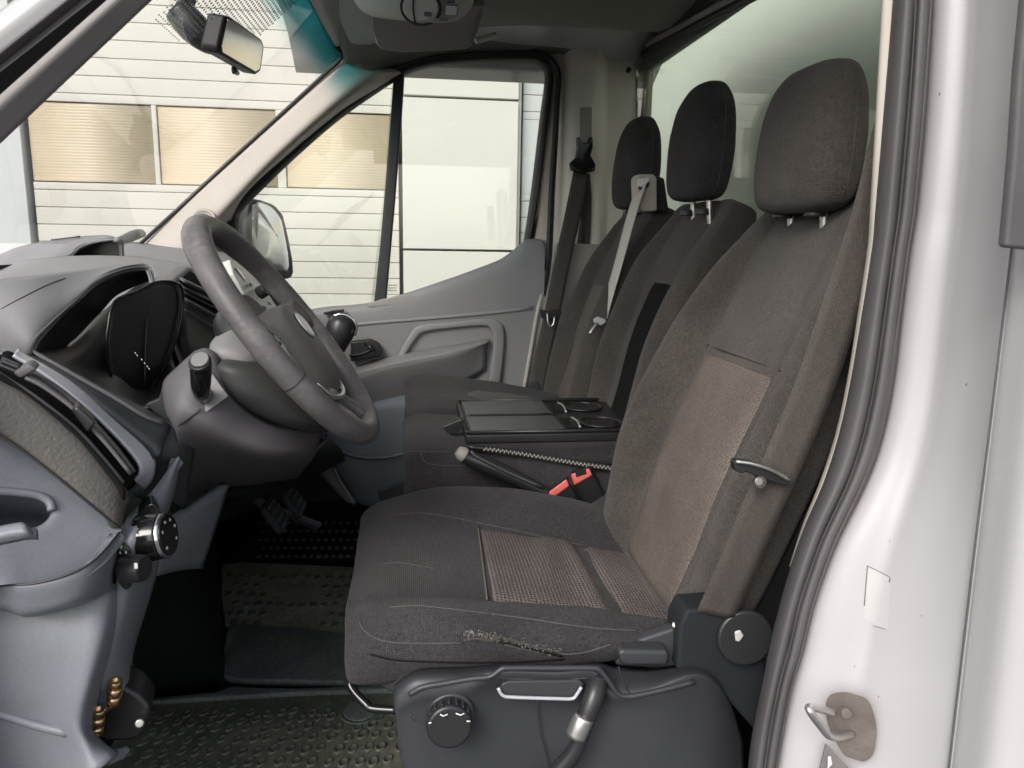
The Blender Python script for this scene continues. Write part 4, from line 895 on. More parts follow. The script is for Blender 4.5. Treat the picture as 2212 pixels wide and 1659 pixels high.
# centre stack: dark step, silver control panel, buttons
patch('centre_stack', [
    [P(392, 634, 1.50), P(470, 668, 1.56), P(516, 696, 1.63), P(560, 700, 1.75), P(600, 690, 1.9)],
    [P(392, 660, 1.46), P(450, 690, 1.52), P(505, 720, 1.58), P(560, 740, 1.70), P(610, 740, 1.9)],
    [P(395, 700, 1.42), P(440, 730, 1.48), P(490, 770, 1.54), P(560, 800, 1.65), P(630, 800, 1.9)],
    [P(400, 760, 1.40), P(450, 800, 1.45), P(510, 850, 1.5), P(590, 900, 1.6), P(660, 900, 1.9)],
    [P(440, 900, 1.45), P(500, 950, 1.5), P(560, 1000, 1.55), P(620, 1000, 1.65), P(690, 1000, 1.9)]], M['dash_dark'], da, 4, 4, 0.02)
for a, b in (((395, 645), (495, 700)), ((393, 668), (480, 720)), ((394, 690), (440, 730))):
    tube('stack_ledge', [P(*a, 1.455), P(*lerp2(a, b, .5), 1.50), P(*b, 1.55)], 0.004, M['dash_mid'], da, 6, 4)
cs = plate('control_panel', [P(496, 560, 1.66), P(520, 566, 1.74), P(550, 598, 1.76), P(580, 634, 1.76), P(602, 666, 1.75), P(590, 690, 1.70), P(556, 672, 1.64), P(530, 640, 1.61), P(504, 590, 1.61)], V((-0.03, 0.02, -0.01)), M['centre_silver'], da, 0.004)
plate('panel_display', [P(509, 578, 1.648), P(518, 580, 1.70), P(537, 600, 1.72), P(531, 608, 1.65)], V((-0.002, 0.002, 0)), M['gloss_black'], cs, 0.001)
cyl('panel_knob', P(560, 634, 1.68), V((0.8, -0.3, 0.5)), 0.014, 0.02, M['satin_black'], cs, 20)
for (u, v) in ((540, 614), (580, 656), (570, 664)):
    plate('panel_button', [P(u-3, v-4, 1.655), P(u+2, v-2, 1.68), P(u+5, v+3, 1.68), P(u-1, v+2, 1.655)], V((0.003, -0.004, 0)), M['dash_dark'], cs, 0.0005)
plate('phone_cradle', [P(519, 564, 1.77), P(560, 600, 1.79), P(600, 645, 1.79), P(612, 662, 1.79), P(610, 640, 1.84), P(575, 590, 1.84), P(545, 570, 1.84)], V((-0.02, 0.02, -0.01)), M['dash_mid'], da, 0.005)
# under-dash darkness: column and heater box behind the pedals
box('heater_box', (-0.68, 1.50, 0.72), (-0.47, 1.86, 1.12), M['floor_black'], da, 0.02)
box('dash_filler', (-0.85, 1.42, 0.95), (-0.42, 1.54, 1.425), M['floor_black'], da, 0.01)  # unseen block added to stop bright gaps showing behind the instruments
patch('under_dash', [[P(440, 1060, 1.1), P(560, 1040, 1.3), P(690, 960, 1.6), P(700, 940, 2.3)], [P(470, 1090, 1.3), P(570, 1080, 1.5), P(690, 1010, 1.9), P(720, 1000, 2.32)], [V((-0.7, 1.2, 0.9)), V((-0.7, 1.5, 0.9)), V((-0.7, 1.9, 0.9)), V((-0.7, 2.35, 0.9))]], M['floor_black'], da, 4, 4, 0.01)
# trailer valve block with brass fittings
vb = thing('valve_block', 'black block with two stacks of brass fittings low beside the footwell', 'valve block', tuple(P(250, 1600, 0.82)))
plate('block_body', L([(206, 1474), (262, 1480), (300, 1500), (327, 1530), (318, 1572), (300, 1598), (270, 1604), (232, 1604), (203, 1590), (190, 1560), (195, 1510)], 0.80), V((-0.01, 0.05, 0)), M['satin_black'], vb, 0.006)
def fitting(a, b, y):
    o0 = None; ax = (P(*b, y+0.012)-P(*a, y)).normalized()
    p0 = P(*b, y)
    ax = (P(*a, y-0.006)-p0); ln = ax.length; ax.normalize()
    r = 0.0068
    segs = [(0, 0.30, 1.0), (0.30, 0.10, 0.72), (0.40, 0.26, 1.05), (0.66, 0.10, 0.75), (0.76, 0.24, 0.95)]
    prof = []
    rows = []
    rf = Z if abs(ax.z) < 0.9 else X
    e1 = ax.cross(rf).normalized(); e2 = ax.cross(e1)
    for s, l, k in segs:
        for ss, kk in ((s+0.004, k*0.94), (s+0.02, k), (s+l-0.02, k), (s+l-0.004, k*0.94)):
            rows.append([p0+ax*(ss*ln)+(e1*math.cos(2*math.pi*i/14)+e2*math.sin(2*math.pi*i/14))*r*kk for i in range(14)])
    rows.append([p0+ax*(ln*1.0)+(e1*math.cos(2*math.pi*i/14)+e2*math.sin(2*math.pi*i/14))*r*0.55 for i in range(14)])
    rows.append([p0+ax*(ln*0.9)+(e1*math.cos(2*math.pi*i/14)+e2*math.sin(2*math.pi*i/14))*r*0.5 for i in range(14)])
    return gridmesh('brass_fitting', rows, M['brass'], vb, wrap=True, caps=True)
fitting((250, 1470), (245, 1520), 0.785); fitting((214, 1532), (208, 1586), 0.780)
cyl('block_screw', P(302, 1561, 0.795), (0.2, -1, 0.3), 0.005, 0.004, M['brushed'], vb, 12)
# wiper outside at the cowl
wp = thing('wiper_arm', 'grey wiper arm resting outside the foot of the windscreen', 'wiper', tuple(P(260, 525, 2.45)))
tube('arm', [P(240, 528, 2.30), P(265, 518, 2.44), P(288, 509, 2.55), P(304, 504, 2.62), P(308, 508, 2.62)], [0.010, 0.013, 0.016, 0.014, 0.010], M['wiper'], wp, 10, 4)
tube('blade', [P(190, 540, 2.1), P(240, 527, 2.28), P(285, 520, 2.5)], 0.005, M['rubber'], wp, 6, 4)
cw = box('bonnet', (-1.7, 0.7, 0.5), (-0.86, 2.5, 1.43), M['van_white'], van, 0.05)

# ================================================================== STEERING
col = thing('steering_column', 'grey and black steering column shroud with a black indicator stalk', 'steering column', (-0.3, 1.12, 1.2))
cax = V((0.798, 0.0, 0.603))
loft('upper_shroud', [
    [P(452, 752, 1.03), P(470, 722, 1.08), P(500, 692, 1.14), P(520, 690, 1.24), P(520, 760, 1.26), P(470, 790, 1.1)],
    [P(458, 768, 1.0), P(500, 720, 1.03), P(530, 690, 1.12), P(556, 690, 1.24), P(560, 760, 1.24), P(500, 800, 1.06)],
    [P(520, 790, 0.995), P(552, 738, 1.02), P(580, 700, 1.12), P(606, 700, 1.24), P(610, 770, 1.24), P(560, 815, 1.06)],
    [P(565, 800, 1.01), P(590, 755, 1.03), P(615, 715, 1.12), P(640, 715, 1.22), P(640, 780, 1.22), P(600, 825, 1.06)]], M['shroud_light'], col, 4, 4)
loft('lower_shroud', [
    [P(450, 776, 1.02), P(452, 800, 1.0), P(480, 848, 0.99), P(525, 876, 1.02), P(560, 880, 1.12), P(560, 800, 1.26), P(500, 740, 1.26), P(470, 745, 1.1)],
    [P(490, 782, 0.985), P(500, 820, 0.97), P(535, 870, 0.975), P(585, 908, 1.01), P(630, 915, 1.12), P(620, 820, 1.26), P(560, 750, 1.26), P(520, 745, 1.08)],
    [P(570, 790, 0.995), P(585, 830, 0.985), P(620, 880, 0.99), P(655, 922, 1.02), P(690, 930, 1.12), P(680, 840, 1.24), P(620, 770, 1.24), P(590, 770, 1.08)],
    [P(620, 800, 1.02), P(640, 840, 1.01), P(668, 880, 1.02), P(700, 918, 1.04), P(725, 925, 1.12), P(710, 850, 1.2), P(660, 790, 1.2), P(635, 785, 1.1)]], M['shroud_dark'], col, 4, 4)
plate('ignition_flag', L([(495, 714), (520, 712), (522, 718), (500, 720)], 1.06), Y*0.02, M['satin_black'], col, 0.001)
plate('shroud_cover', [P(437, 862, 0.955), P(460, 808, 0.965), P(494, 856, 0.955), P(444, 892, 0.947)], V((-0.006, 0.01, 0)), M['shroud_light'], col, 0.001)
stk = tube('indicator_stalk', [P(434, 784, 0.893), P(434, 808, 0.903), P(434, 836, 0.92), P(438, 852, 0.945), P(450, 852, 0.985), P(462, 835, 1.03)], [0.0118, 0.0118, 0.0112, 0.0105, 0.0105, 0.010], M['gloss_black'], col, 16, 5)
ball('stalk_joint', P(453, 850, 0.975), 0.0125, M['gloss_black'], stk, 16)
cyl('stalk_end', P(434, 786, 0.891), V((-0.15, -0.75, 0.75)), 0.0128, 0.006, M['satin_black'], stk, 24, 0.002)
cyl('stalk_lens', P(433, 779, 0.886), V((-0.1, -0.75, 0.75)), 0.0100, 0.0035, M['shroud_light'], stk, 24, 0.001)

wc = V((-0.171, 1.12, 1.416)); wn_ax = V((0.798, 0.0, 0.603)); wt = V((-0.603, 0.0, 0.798)); wl = V((0, 1, 0))
sw = thing('steering_wheel', 'worn grey-black three spoke steering wheel with a pale round badge', 'steering wheel', tuple(wc))
def W(a, b, c): return wc+wl*a+wt*b+wn_ax*c
R = 0.182
rim_pts = []; rr_ = []
for k in range(32):
    t = 2*math.pi*k/32
    thumb = math.exp(-((math.degrees(t) % 360-60)/16)**2)+math.exp(-((math.degrees(t) % 360-120)/16)**2)
    rim_pts.append(W(R*math.cos(t), R*math.sin(t), 0)); rr_.append(0.0170+0.0020*thumb)
gridmesh('wheel_rim', tubem(rim_pts, rr_, 16, 3, True), M['wheel_rubber'], sw, wrap=True)
# stitched seams on the rim
for a in (103, 196):
    t = rad(a); c0 = W(R*math.cos(t), R*math.sin(t), 0); e1 = (wl*math.cos(t)+wt*math.sin(t))
    tube('rim_seam', [c0+(e1*math.cos(s)+wn_ax*math.sin(s))*0.0172 for s in [2*math.pi*i/12 for i in range(12)]], 0.0007, M['rubber'], sw, 5, 2, True)
# hub bowl, airbag pad, spokes
def ring(a, b, c, n=16, ex=2.6, off=0.0):
    out = []
    for k in range(n):
        t = 2*math.pi*k/n; x, y = math.cos(t), math.sin(t)
        out.append(W(a*math.copysign(abs(x)**(2/ex), x), b*math.copysign(abs(y)**(2/ex), y)+off, c))
    return out
loft('hub_bowl', [ring(0.045, 0.045, -0.085), ring(0.072, 0.076, -0.065), ring(0.082, 0.088, -0.035, off=-0.006), ring(0.080, 0.086, -0.020, off=-0.006)], M['satin_black'], sw, 3, 4)
pad = loft('airbag_pad', [ring(0.074, 0.078, -0.024, off=-0.036), ring(0.0745, 0.0785, -0.008, off=-0.036), ring(0.066, 0.070, 0.010, off=-0.032), ring(0.045, 0.050, 0.020, off=-0.018), ring(0.01, 0.01, 0.023, off=-0.004)], M['airbag'], sw, 3, 4)
cyl('badge_ring', W(0.0, -0.006, 0.0175), wn_ax, 0.0235, 0.006, M['satin_black'], pad, 32, 0.002)
cyl('badge', W(0.0, -0.006, 0.0215), wn_ax, 0.0205, 0.004, M['label_film'], pad, 32, 0.0015)
def spoke(pts, wd, th, m, nm):
    secs = []
    for (p, d), ww in zip(pts, wd):
        secs.append([p+d*ww+wn_ax*th, p+d*ww*0.6+wn_ax*th*1.5, p-d*ww*0.6+wn_ax*th*1.5, p-d*ww+wn_ax*th, p-d*ww-wn_ax*th, p-d*ww*0.5-wn_ax*th*1.6, p+d*ww*0.5-wn_ax*th*1.6, p+d*ww-wn_ax*th])
    return loft(nm, secs, m, sw, 2, 4)
for s in (-1, 1):
    spoke([(W(s*0.070, 0.005, -0.022), wt), (W(s*0.105, 0.006, -0.016), wt), (W(s*0.140, 0.008, -0.006), wt), (W(s*0.174, 0.012, 0), wt)], [0.036, 0.026, 0.022, 0.030], 0.007, M['wheel_rubber'], 'spoke')
    pt = [W(s*0.078, 0.038, -0.006), W(s*0.090, 0.012, -0.004), W(s*0.088, -0.022, -0.004), W(s*0.070, -0.056, -0.006)]
    tube('spoke_trim', pt, [0.003, 0.0055, 0.0055, 0.002], M['brushed'], sw, 8, 4)
    bt_ = plate('spoke_buttons', [W(s*0.082, 0.020, -0.006), W(s*0.122, 0.018, -0.001), W(s*0.122, -0.006, -0.001), W(s*0.082, -0.010, -0.006)], wn_ax*0.004, M['gloss_black'], sw, 0.0015)
    for k in (0, 1):
        plate('button_mark', [W(s*0.094, 0.012-0.014*k, 0.0012), W(s*0.110, 0.012-0.014*k, 0.0026), W(s*0.110, 0.006-0.014*k, 0.0026), W(s*0.094, 0.006-0.014*k, 0.0012)], wn_ax*0.0006, M['chrome'], bt_, 0)
for s in (-1, 1):
    spoke([(W(s*0.030, -0.082, -0.022), wl), (W(s*0.034, -0.115, -0.016), wl), (W(s*0.040, -0.150, -0.006), wl), (W(s*0.046, -0.174, 0), wl)], [0.016, 0.012, 0.013, 0.018], 0.007, M['wheel_rubber'], 'lower_spoke')
    tube('lower_spoke_trim', [W(s*0.052, -0.088, 0.000), W(s*0.040, -0.104, 0.002), W(s*0.022, -0.112, 0.002)], [0.002, 0.0045, 0.002], M['brushed'], sw, 8, 4)

tube('pad_trim', [W(-0.066, -0.078, -0.002), W(-0.052, -0.106, 0.0), W(-0.02, -0.117, 0.002), W(0.02, -0.117, 0.002), W(0.052, -0.106, 0.0), W(0.066, -0.078, -0.002)], [0.001, 0.0035, 0.0045, 0.0045, 0.0035, 0.001], M['brushed'], sw, 8, 4)
# gear lever
gk = thing('gear_lever', 'short gear lever with black knob and chrome arc beside the wheel', 'gear lever', tuple(P(735, 740, 1.62)))
kc = P(732, 712, 1.6)
loft('knob', [[kc+V((0.030*r*math.cos(t)+dx, 0.030*r*math.sin(t), dz)) for t in [2*math.pi*k/14 for k in range(14)]] for r, dz, dx in ((0.45, -0.075, -0.012), (0.5, -0.055, -0.010), (0.85, -0.036, -0.008), (1.02, -0.012, 0.0), (0.98, 0.010, 0.004), (0.72, 0.026, 0.006), (0.1, 0.031, 0.006))], M['satin_black'], gk, 2, 4)
tube('chrome_arc', [kc+V((0.006+0.031*math.cos(t)*0.98, -0.012, 0.004+0.029*math.sin(t))) for t in [rad(a) for a in (-30, 0, 30, 60, 90, 120)]], 0.0032, M['chrome'], gk, 8, 4)
tube('lever_shaft', [kc+V((-0.012, 0, -0.07)), kc+V((-0.04, 0.01, -0.12)), kc+V((-0.09, 0.02, -0.16))], 0.012, M['rubber'], gk, 10, 4)
loft('gear_boot', [[kc+V((-0.09+a*math.cos(t), 0.02+a*math.sin(t), z)) for t in [2*math.pi*k/12 for k in range(12)]] for a, z in ((0.055, -0.19), (0.05, -0.17), (0.03, -0.145), (0.018, -0.115))], M['satin_black'], gk, 2, 4)
# ================================================================== SEATS
def sp1(xs, ys, x):
    """smooth interpolation of y(x)"""
    if x <= xs[0]: return ys[0]
    for i in range(len(xs)-1):
        if x <= xs[i+1]:
            t = (x-xs[i])/(xs[i+1]-xs[i])
            m0 = (ys[i+1]-ys[max(i-1, 0)])/(xs[i+1]-xs[max(i-1, 0)])*(xs[i+1]-xs[i])
            m1 = (ys[min(i+2, len(xs)-1)]-ys[i])/(xs[min(i+2, len(xs)-1)]-xs[i])*(xs[i+1]-xs[i])
            return (2*t**3-3*t*t+1)*ys[i]+(t**3-2*t*t+t)*m0+(-2*t**3+3*t*t)*ys[i+1]+(t**3-t*t)*m1
    return ys[-1]
def sst(a, b, x):
    t = min(1, max(0, (x-a)/(b-a))); return t*t*(3-2*t)

class Back:
    """upholstered backrest: spine (x, z) of the middle of its front, half width and bolster height along it"""
    def __init__(s, yc, zs, xs, hw, bol, th, seam=0.62):
        s.yc, s.zs, s.xs, s.hw, s.bol, s.th, s.seam = yc, zs, xs, hw, bol, th, seam
        s.dir = V((xs[-1]-xs[0], 0, zs[-1]-zs[0])).normalized(); s.fw = V((-s.dir.z, 0, s.dir.x))
    near = 1.0                                  # how much of the near bolster is left after years of getting in and out
    def w(s, z): return sp1(s.zs, s.hw, z)
    def front(s, a, z, off=0.0):
        """a in -1..1 across the width"""
        b = sp1(s.zs, s.bol, z)*(s.near if a < 0 else 1.0); q = abs(a)
        if q < s.seam: d = 0.006*(1-(q/s.seam)**2)
        else:
            k = (q-s.seam)/(1-s.seam)
            d = b*math.sin(min(1.0, k/0.55)*math.pi/2)**1.3 if k < 0.55 else b*math.cos((k-0.55)/0.45*math.pi/2*0.80)
        cr_ = -0.005*math.exp(-((q-s.seam)/0.03)**2)
        wob = 0.0035*mnoise.noise(V((s.yc+a*s.w(z), z, s.yc))*7.0)+0.0015*mnoise.noise(V((s.yc+a*s.w(z), z, s.yc))*19.0)
        return V((sp1(s.zs, s.xs, z), s.yc+a*s.w(z), z))+s.fw*(d+cr_+off+wob)
    def build(s, name, m, parent, n=20):
        rows = []; na = 44
        zz = [s.zs[0]+(s.zs[-1]-s.zs[0])*i/n for i in range(n+1)]
        # rounded top: sections curl over
        def loop(z, shrink=1.0, push=0.0):
            fr = [s.front(-1+2*k/na, z) for k in range(na+1)]
            w_ = s.w(z); th = sp1(s.zs, s.th, z)
            c = V((sp1(s.zs, s.xs, z), s.yc, z))
            bk = [c+V((0, a*w_, 0))-s.fw*d for a, d in ((1.0, 0.0+0.01), (1.01, th*0.35), (0.99, th*0.7), (0.93, th*0.93), (0.75, th), (0.35, th*1.03), (-0.35, th*1.03), (-0.75, th), (-0.93, th*0.93), (-0.99, th*0.7), (-1.01, th*0.35), (-1.0, 0.01))]
            L_ = fr+bk
            if shrink != 1.0 or push:
                cc = c-s.fw*th*0.5
                L_ = [cc+(p-cc)*shrink+s.dir*push for p in L_]
            return L_
        rows.append(loop(zz[0], 0.5, -0.02)); rows.append(loop(zz[0], 0.85, -0.014))
        for z in zz: rows.append(loop(z))
        rows += [loop(zz[-1], 0.985, 0.010), loop(zz[-1], 0.94, 0.020), loop(zz[-1], 0.85, 0.028), loop(zz[-1], 0.6, 0.033), loop(zz[-1], 0.2, 0.035)]
        return gridmesh(name, rows, m, parent, wrap=True, caps=True)
    def panel(s, name, a0, a1, z0, z1, m, parent, off=0.0025, na=14, nz=16, skew=0.0, t=0.003):
        rows = []
        for i in range(nz+1):
            f = i/nz; r = []
            for k in range(na+1):
                a = a0+(a1-a0)*k/na; z = z0+(z1-z0)*f+skew*(k/na-0.5)
                e = min(k, na-k, i, nz-i); r.append(s.front(a, z, off if e else off-0.004))
            rows.append(r)
        return gridmesh(name, rows, m, parent, face=EYE, t=t)
    def seam_line(s, name, pts, m, parent, r=0.0011, off=0.001):
        return tube(name, [s.front(a, z, off) for a, z in pts], r, m, parent, 5, 3)

def headrest(parent, yc, x0, z0, z1, hw, dpt, lean, m, name='headrest', posts=True, zp=None, piping=True, top_w=0.78):
    """pillow shape lofted upward, on two posts"""
    hw *= 1.0; rows = []
    prof = [(0.0, 0.55, 0.45), (0.03, 0.80, 0.72), (0.10, 0.94, 0.90), (0.25, 1.0, 1.0), (0.45, 1.0, 1.02), (0.65, 0.96, 0.96), (0.80, 0.89, 0.84), (0.90, top_w, 0.68), (0.96, top_w*0.82, 0.50), (0.99, top_w*0.55, 0.30), (1.0, 0.15, 0.06)]
    n = 28
    for f, kw, kd in prof:
        z = z0+(z1-z0)*f; x = x0+lean*f
        r = []
        for k in range(n):
            t = 2*math.pi*k/n; c, s_ = math.cos(t), math.sin(t)
            e = 3.4
            yy = hw*kw*math.copysign(abs(c)**(2/e), c); xx = dpt*kd*math.copysign(abs(s_)**(2/e), s_)
            if xx < 0: xx -= 0.010*kd*(1-(yy/(hw*kw+1e-6))**2)
            r.append(V((x+xx, yc+yy, z)))
        rows.append(r)
    o = loft(name, rows, m, parent, 1, 3); crumple(o, 0.0025, 11.0)
    for s_ in (-1, 1):
        pc_ = V((x0+0.012, yc+s_*hw*0.42, z0+0.02))
        tube('headrest_post', [pc_, pc_+V((0.004, 0, -0.05)), pc_+V((0.012, 0, -0.11))], 0.0065, M['brushed'], o, 10, 2)
        q = V((x0-0.002, yc+s_*hw*0.42, (zp or z0-0.018)))
        cyl('post_collar', q, (0.0, 0, 1), 0.016, 0.014, M['seat_plastic'], o, 18, 0.003, 0.013)
    if piping:
        # seam round the pillow between face and side
        for s_ in (-1, 1):
            pts = []
            for f, kw, kd in prof[2:-2]:
                pts.append(V((x0+lean*f+dpt*kd*0.10, yc+s_*(hw*kw*1.0), z0+(z1-z0)*f)))
            tube('headrest_seam', pts, 0.0010, M['stitch'], o, 5, 3)
    return o

# ---------------- driver seat
ds = thing('driver_seat', 'dark cloth driver seat nearest us with worn cushion edge and pale mesh insert', 'car seat', (0.2, 1.12, FZ))
DB = Back(1.128, [0.98, 1.06, 1.2, 1.376, 1.50, 1.575, 1.61], [0.375, 0.402, 0.446, 0.518, 0.570, 0.606, 0.626],
          [0.205, 0.222, 0.238, 0.228, 0.205, 0.185, 0.165], [0.03, 0.045, 0.062, 0.056, 0.036, 0.014, 0.004], [0.07, 0.075, 0.08, 0.08, 0.075, 0.07, 0.065], 0.60)
DB.near = 0.42
bk = DB.build('backrest', M['fabric'], ds)
DB.panel('backrest_insert', -0.585, 0.585, 1.00, 1.372, M['fabric_insert'], bk)
DB.seam_line('backrest_seam', [(-0.6, 1.0), (-0.6, 1.15), (-0.6, 1.3), (-0.6, 1.45), (-0.6, 1.58)], M['stitch'], bk)
DB.seam_line('backrest_seam', [(0.6, 1.0), (0.6, 1.15), (0.6, 1.3), (0.6, 1.45), (0.6, 1.58)], M['stitch'], bk)
DB.seam_line('backrest_seam', [(-0.58, 1.376), (0, 1.376), (0.58, 1.376)], M['fabric_dark'], bk, 0.0016)
headrest(ds, 1.122, 0.594, 1.598, 1.813, 0.117, 0.041, 0.012, M['fabric'], zp=1.592)
# cushion
cx = [-0.090, -0.078, -0.03, 0.08, 0.2, 0.32, 0.42]
def csec(x, yn, yf, zb, zc, zi, zm, shr=1.0):
    """closed slice of the cushion at x: near and far side, bottom, bolster crest, inner seam, middle"""
    w_ = yf-yn; c = (yn+yf)/2; nk = 0.62
    pts = [(yn+0.02, zb), (yn-0.004, zb+0.012), (yn-0.010, zb+(zc-zb)*0.45), (yn+0.006, zi+(zc-zi)*nk-0.014), (yn+0.038, zi+(zc-zi)*nk), (yn+0.074, zi+(zc-zi)*nk*0.50), (yn+0.099, zi-0.003), (yn+0.125, zi+0.002),
           (c-0.05, zm), (c+0.05, zm), (yf-0.135, zi+0.002), (yf-0.102, zi), (yf-0.072, zi+(zc-zi)*0.55), (yf-0.036, zc), (yf-0.006, zc-0.014), (yf+0.010, zb+(zc-zb)*0.45), (yf+0.004, zb+0.012), (yf-0.02, zb), (c+0.08, zb-0.005), (c-0.08, zb-0.005)]
    return [V((x, y, z)) for y, z in pts]
secs = [
    [V((-0.070, 1.12+(p.y-1.12)*0.70, 1.030+(p.z-1.03)*0.28)) for p in csec(0, 0.89, 1.36, 0.985, 1.07, 1.065, 1.068)],
    [V((-0.086, 1.12+(p.y-1.12)*0.85, 1.028+(p.z-1.03)*0.66)) for p in csec(0, 0.89, 1.36, 0.985, 1.078, 1.068, 1.072)],
    csec(-0.078, 0.90, 1.35, 0.985, 1.070, 1.058, 1.062),
    csec(-0.045, 0.888, 1.362, 0.99, 1.084, 1.070, 1.074),
    csec(0.03, 0.882, 1.372, 1.003, 1.100, 1.066, 1.070),
    csec(0.10, 0.882, 1.374, 1.003, 1.102, 1.053, 1.058),
    csec(0.20, 0.884, 1.372, 1.002, 1.094, 1.033, 1.036),
    csec(0.30, 0.890, 1.365, 1.004, 1.075, 1.012, 1.014),
    csec(0.38, 0.900, 1.355, 1.000, 1.052, 0.996, 0.998),
    csec(0.46, 0.910, 1.345, 0.970, 1.02, 0.985, 0.985)]
cu = loft('cushion', secs, M['fabric_dark'], ds, 2, 4)
crumple(cu, 0.0042, 9.0, lambda q: 0.0 if (q.x > 0.07 and 0.965 < q.y < 1.285 and q.z > 0.97) else (1.0 if q.y < 0.96 else 0.6))
def ctop(x, y):
    """height of the cushion's middle at x, y"""
    zi = sp1([-0.045, 0.03, 0.10, 0.20, 0.30, 0.38, 0.46], [1.070, 1.066, 1.053, 1.033, 1.012, 0.996, 0.985], x)
    k = (y-1.127)/0.15
    return zi+0.0045*(1-min(1, k*k))
def cpanel(name, x0, x1, y0, y1, m, off, t=0.003, nx=22, ny=16, fn=None):
    rows = []
    for i in range(nx+1):
        r = []
        for k in range(ny+1):
            x = x0+(x1-x0)*i/nx; y = y0+(y1-y0)*k/ny
            e = min(i, nx-i, k, ny-k); d = fn(x, y) if fn else 0
            r.append(V((x+(0.012*((k/ny-0.5)) if i == 0 else 0), y, ctop(x, y)+(off if e else -0.002)+d)))
        rows.append(r)
    return gridmesh(name, rows, m, cu, face=V((0.1, 1.1, 3)), t=t)
def wrinkle(x, y):
    return 0.007*math.exp(-((x-0.21-0.25*(y-1.1))/0.022)**2)*sst(0.98, 1.15, y)-0.008*math.exp(-((x-0.30)/0.012)**2)+0.005*math.exp(-((x-0.275)/0.016)**2)
cpanel('cushion_insert', 0.115, 0.415, 0.985, 1.268, M['fabric_mesh'], 0.0035, fn=wrinkle, nx=44)
tube('insert_piping', [V((0.112+0.012*(k/8-0.5), 0.985+0.283*k/8, ctop(0.113, 0.985+0.283*k/8)+0.003)) for k in range(9)], 0.0016, M['fabric_insert'], cu, 6, 2)
cb_ = surf(cu)
def cseam(pts, r=0.0011, m='stitch', nm_='cushion_seam', off=0.0005):
    c = spline([V((p[0], p[1], 0)) for p in pts], 5)
    return tube(nm_, [on(cb_, p.x, p.y, off) for p in c], r, M[m], cu, 5, 1)
cseam([(842, 1311), (900, 1308), (980, 1316), (1062, 1326)])
cseam([(1062, 1326), (1140, 1336), (1216, 1348), (1300, 1358), (1380, 1362)])
cseam([(842, 1113), (900, 1108), (960, 1114), (1028, 1128)]); cseam([(1028, 1128), (1110, 1145), (1200, 1165), (1270, 1180)])
cseam([(826, 1218), (860, 1215), (900, 1221), (940, 1228)], 0.0008)
cseam([(775, 1340), (790, 1365), (830, 1385), (900, 1390), (1000, 1389)], 0.0012)
cseam([(1090, 1392), (1140, 1404), (1200, 1413), (1260, 1410), (1320, 1392)], 0.0012)
cseam([(838, 1392), (836, 1402), (834, 1412)], 0.0008)
cseam([(800, 1413), (850, 1425), (950, 1430), (1100, 1430), (1220, 1424)], 0.0014, 'slot_black')
# torn gap with folded fabric and pale threads
cseam([(1078, 1386), (1110, 1393), (1150, 1402), (1190, 1412), (1214, 1416)], 0.0019, 'slot_black', 'torn_gap', 0.001)
cseam([(1000, 1384), (1030, 1380), (1060, 1384), (1082, 1378)], 0.0022, 'fabric', 'folded_edge', 0.0015)
cseam([(1040, 1372), (1075, 1376), (1110, 1384), (1150, 1394)], 0.0020, 'fabric', 'folded_edge', 0.0015)
bm_v, bm_f = [], []
def thread(u, v, ln, wd):
    base = on(cb_, u, v, 0.0012); d = V((random.gauss(0, 1), -abs(random.gauss(0.5, 0.4)), random.gauss(0.1, 0.8))).normalized()*ln
    s_ = V((wd, 0, wd*0.8)); k = len(bm_v); md = base+d*0.5+V((random.gauss(0, .0008), 0, random.gauss(0, .0008)))
    bm_v.extend([base-s_, base+s_, md+s_, md-s_, base+d+s_*0.5, base+d-s_*0.5]); bm_f.extend([(k, k+1, k+2, k+3), (k+3, k+2, k+4, k+5)])
for i in range(110):
    f = random.random(); u = 1004+212*f; v = 1366+46*f**1.3+random.gauss(0, 4)
    thread(u, v, 0.002+0.0035*random.random(), 0.00028)
for i in range(26):
    f = min(1, max(0, random.gauss(0.45, 0.22))); thread(1060+150*f, 1378+36*f+random.gauss(0, 4), 0.0022+0.002*random.random(), 0.0007)
fr = mesh('frayed_threads', bm_v, bm_f, M['frayed_foam'], cu, False); thick(fr, 0.0004); fr['kind'] = 'stuff'
# plastic base
plate('seat_base', [V((0.0, 0, 0.985)), V((0.45, 0, 0.97)), V((0.47, 0, FZ+0.01)), V((0.03, 0, FZ+0.01))], V((0, 0.40, 0)), M['floor_black'], ds, 0.01).location += V((0, 0.925, 0))
patch('front_valance', [
    [P(772, 1385, 0.93), P(790, 1425, 0.90), P(830, 1448, 0.885), P(900, 1462, 0.875), P(1010, 1470, 0.875)],
    [P(776, 1420, 0.935), P(800, 1455, 0.905), P(840, 1475, 0.890), P(900, 1485, 0.88), P(1010, 1490, 0.88)],
    [P(800, 1450, 0.95), P(825, 1480, 0.92), P(860, 1500, 0.90), P(910, 1510, 0.89), P(1010, 1515, 0.89)]], M['fabric_dark'], ds, 4, 4, 0.01)
VY = 0.842
vo = [(850, 1490), (856, 1462), (880, 1446), (960, 1440), (1060, 1436), (1085, 1441), (1200, 1442), (1262, 1440), (1310, 1436), (1330, 1455), (1345, 1480), (1372, 1482), (1500, 1440), (1520, 1444), (1548, 1468), (1575, 1520), (1600, 1580), (1610, 1612), (1625, 1740), (1100, 1740), (900, 1740), (872, 1680), (856, 1590)]
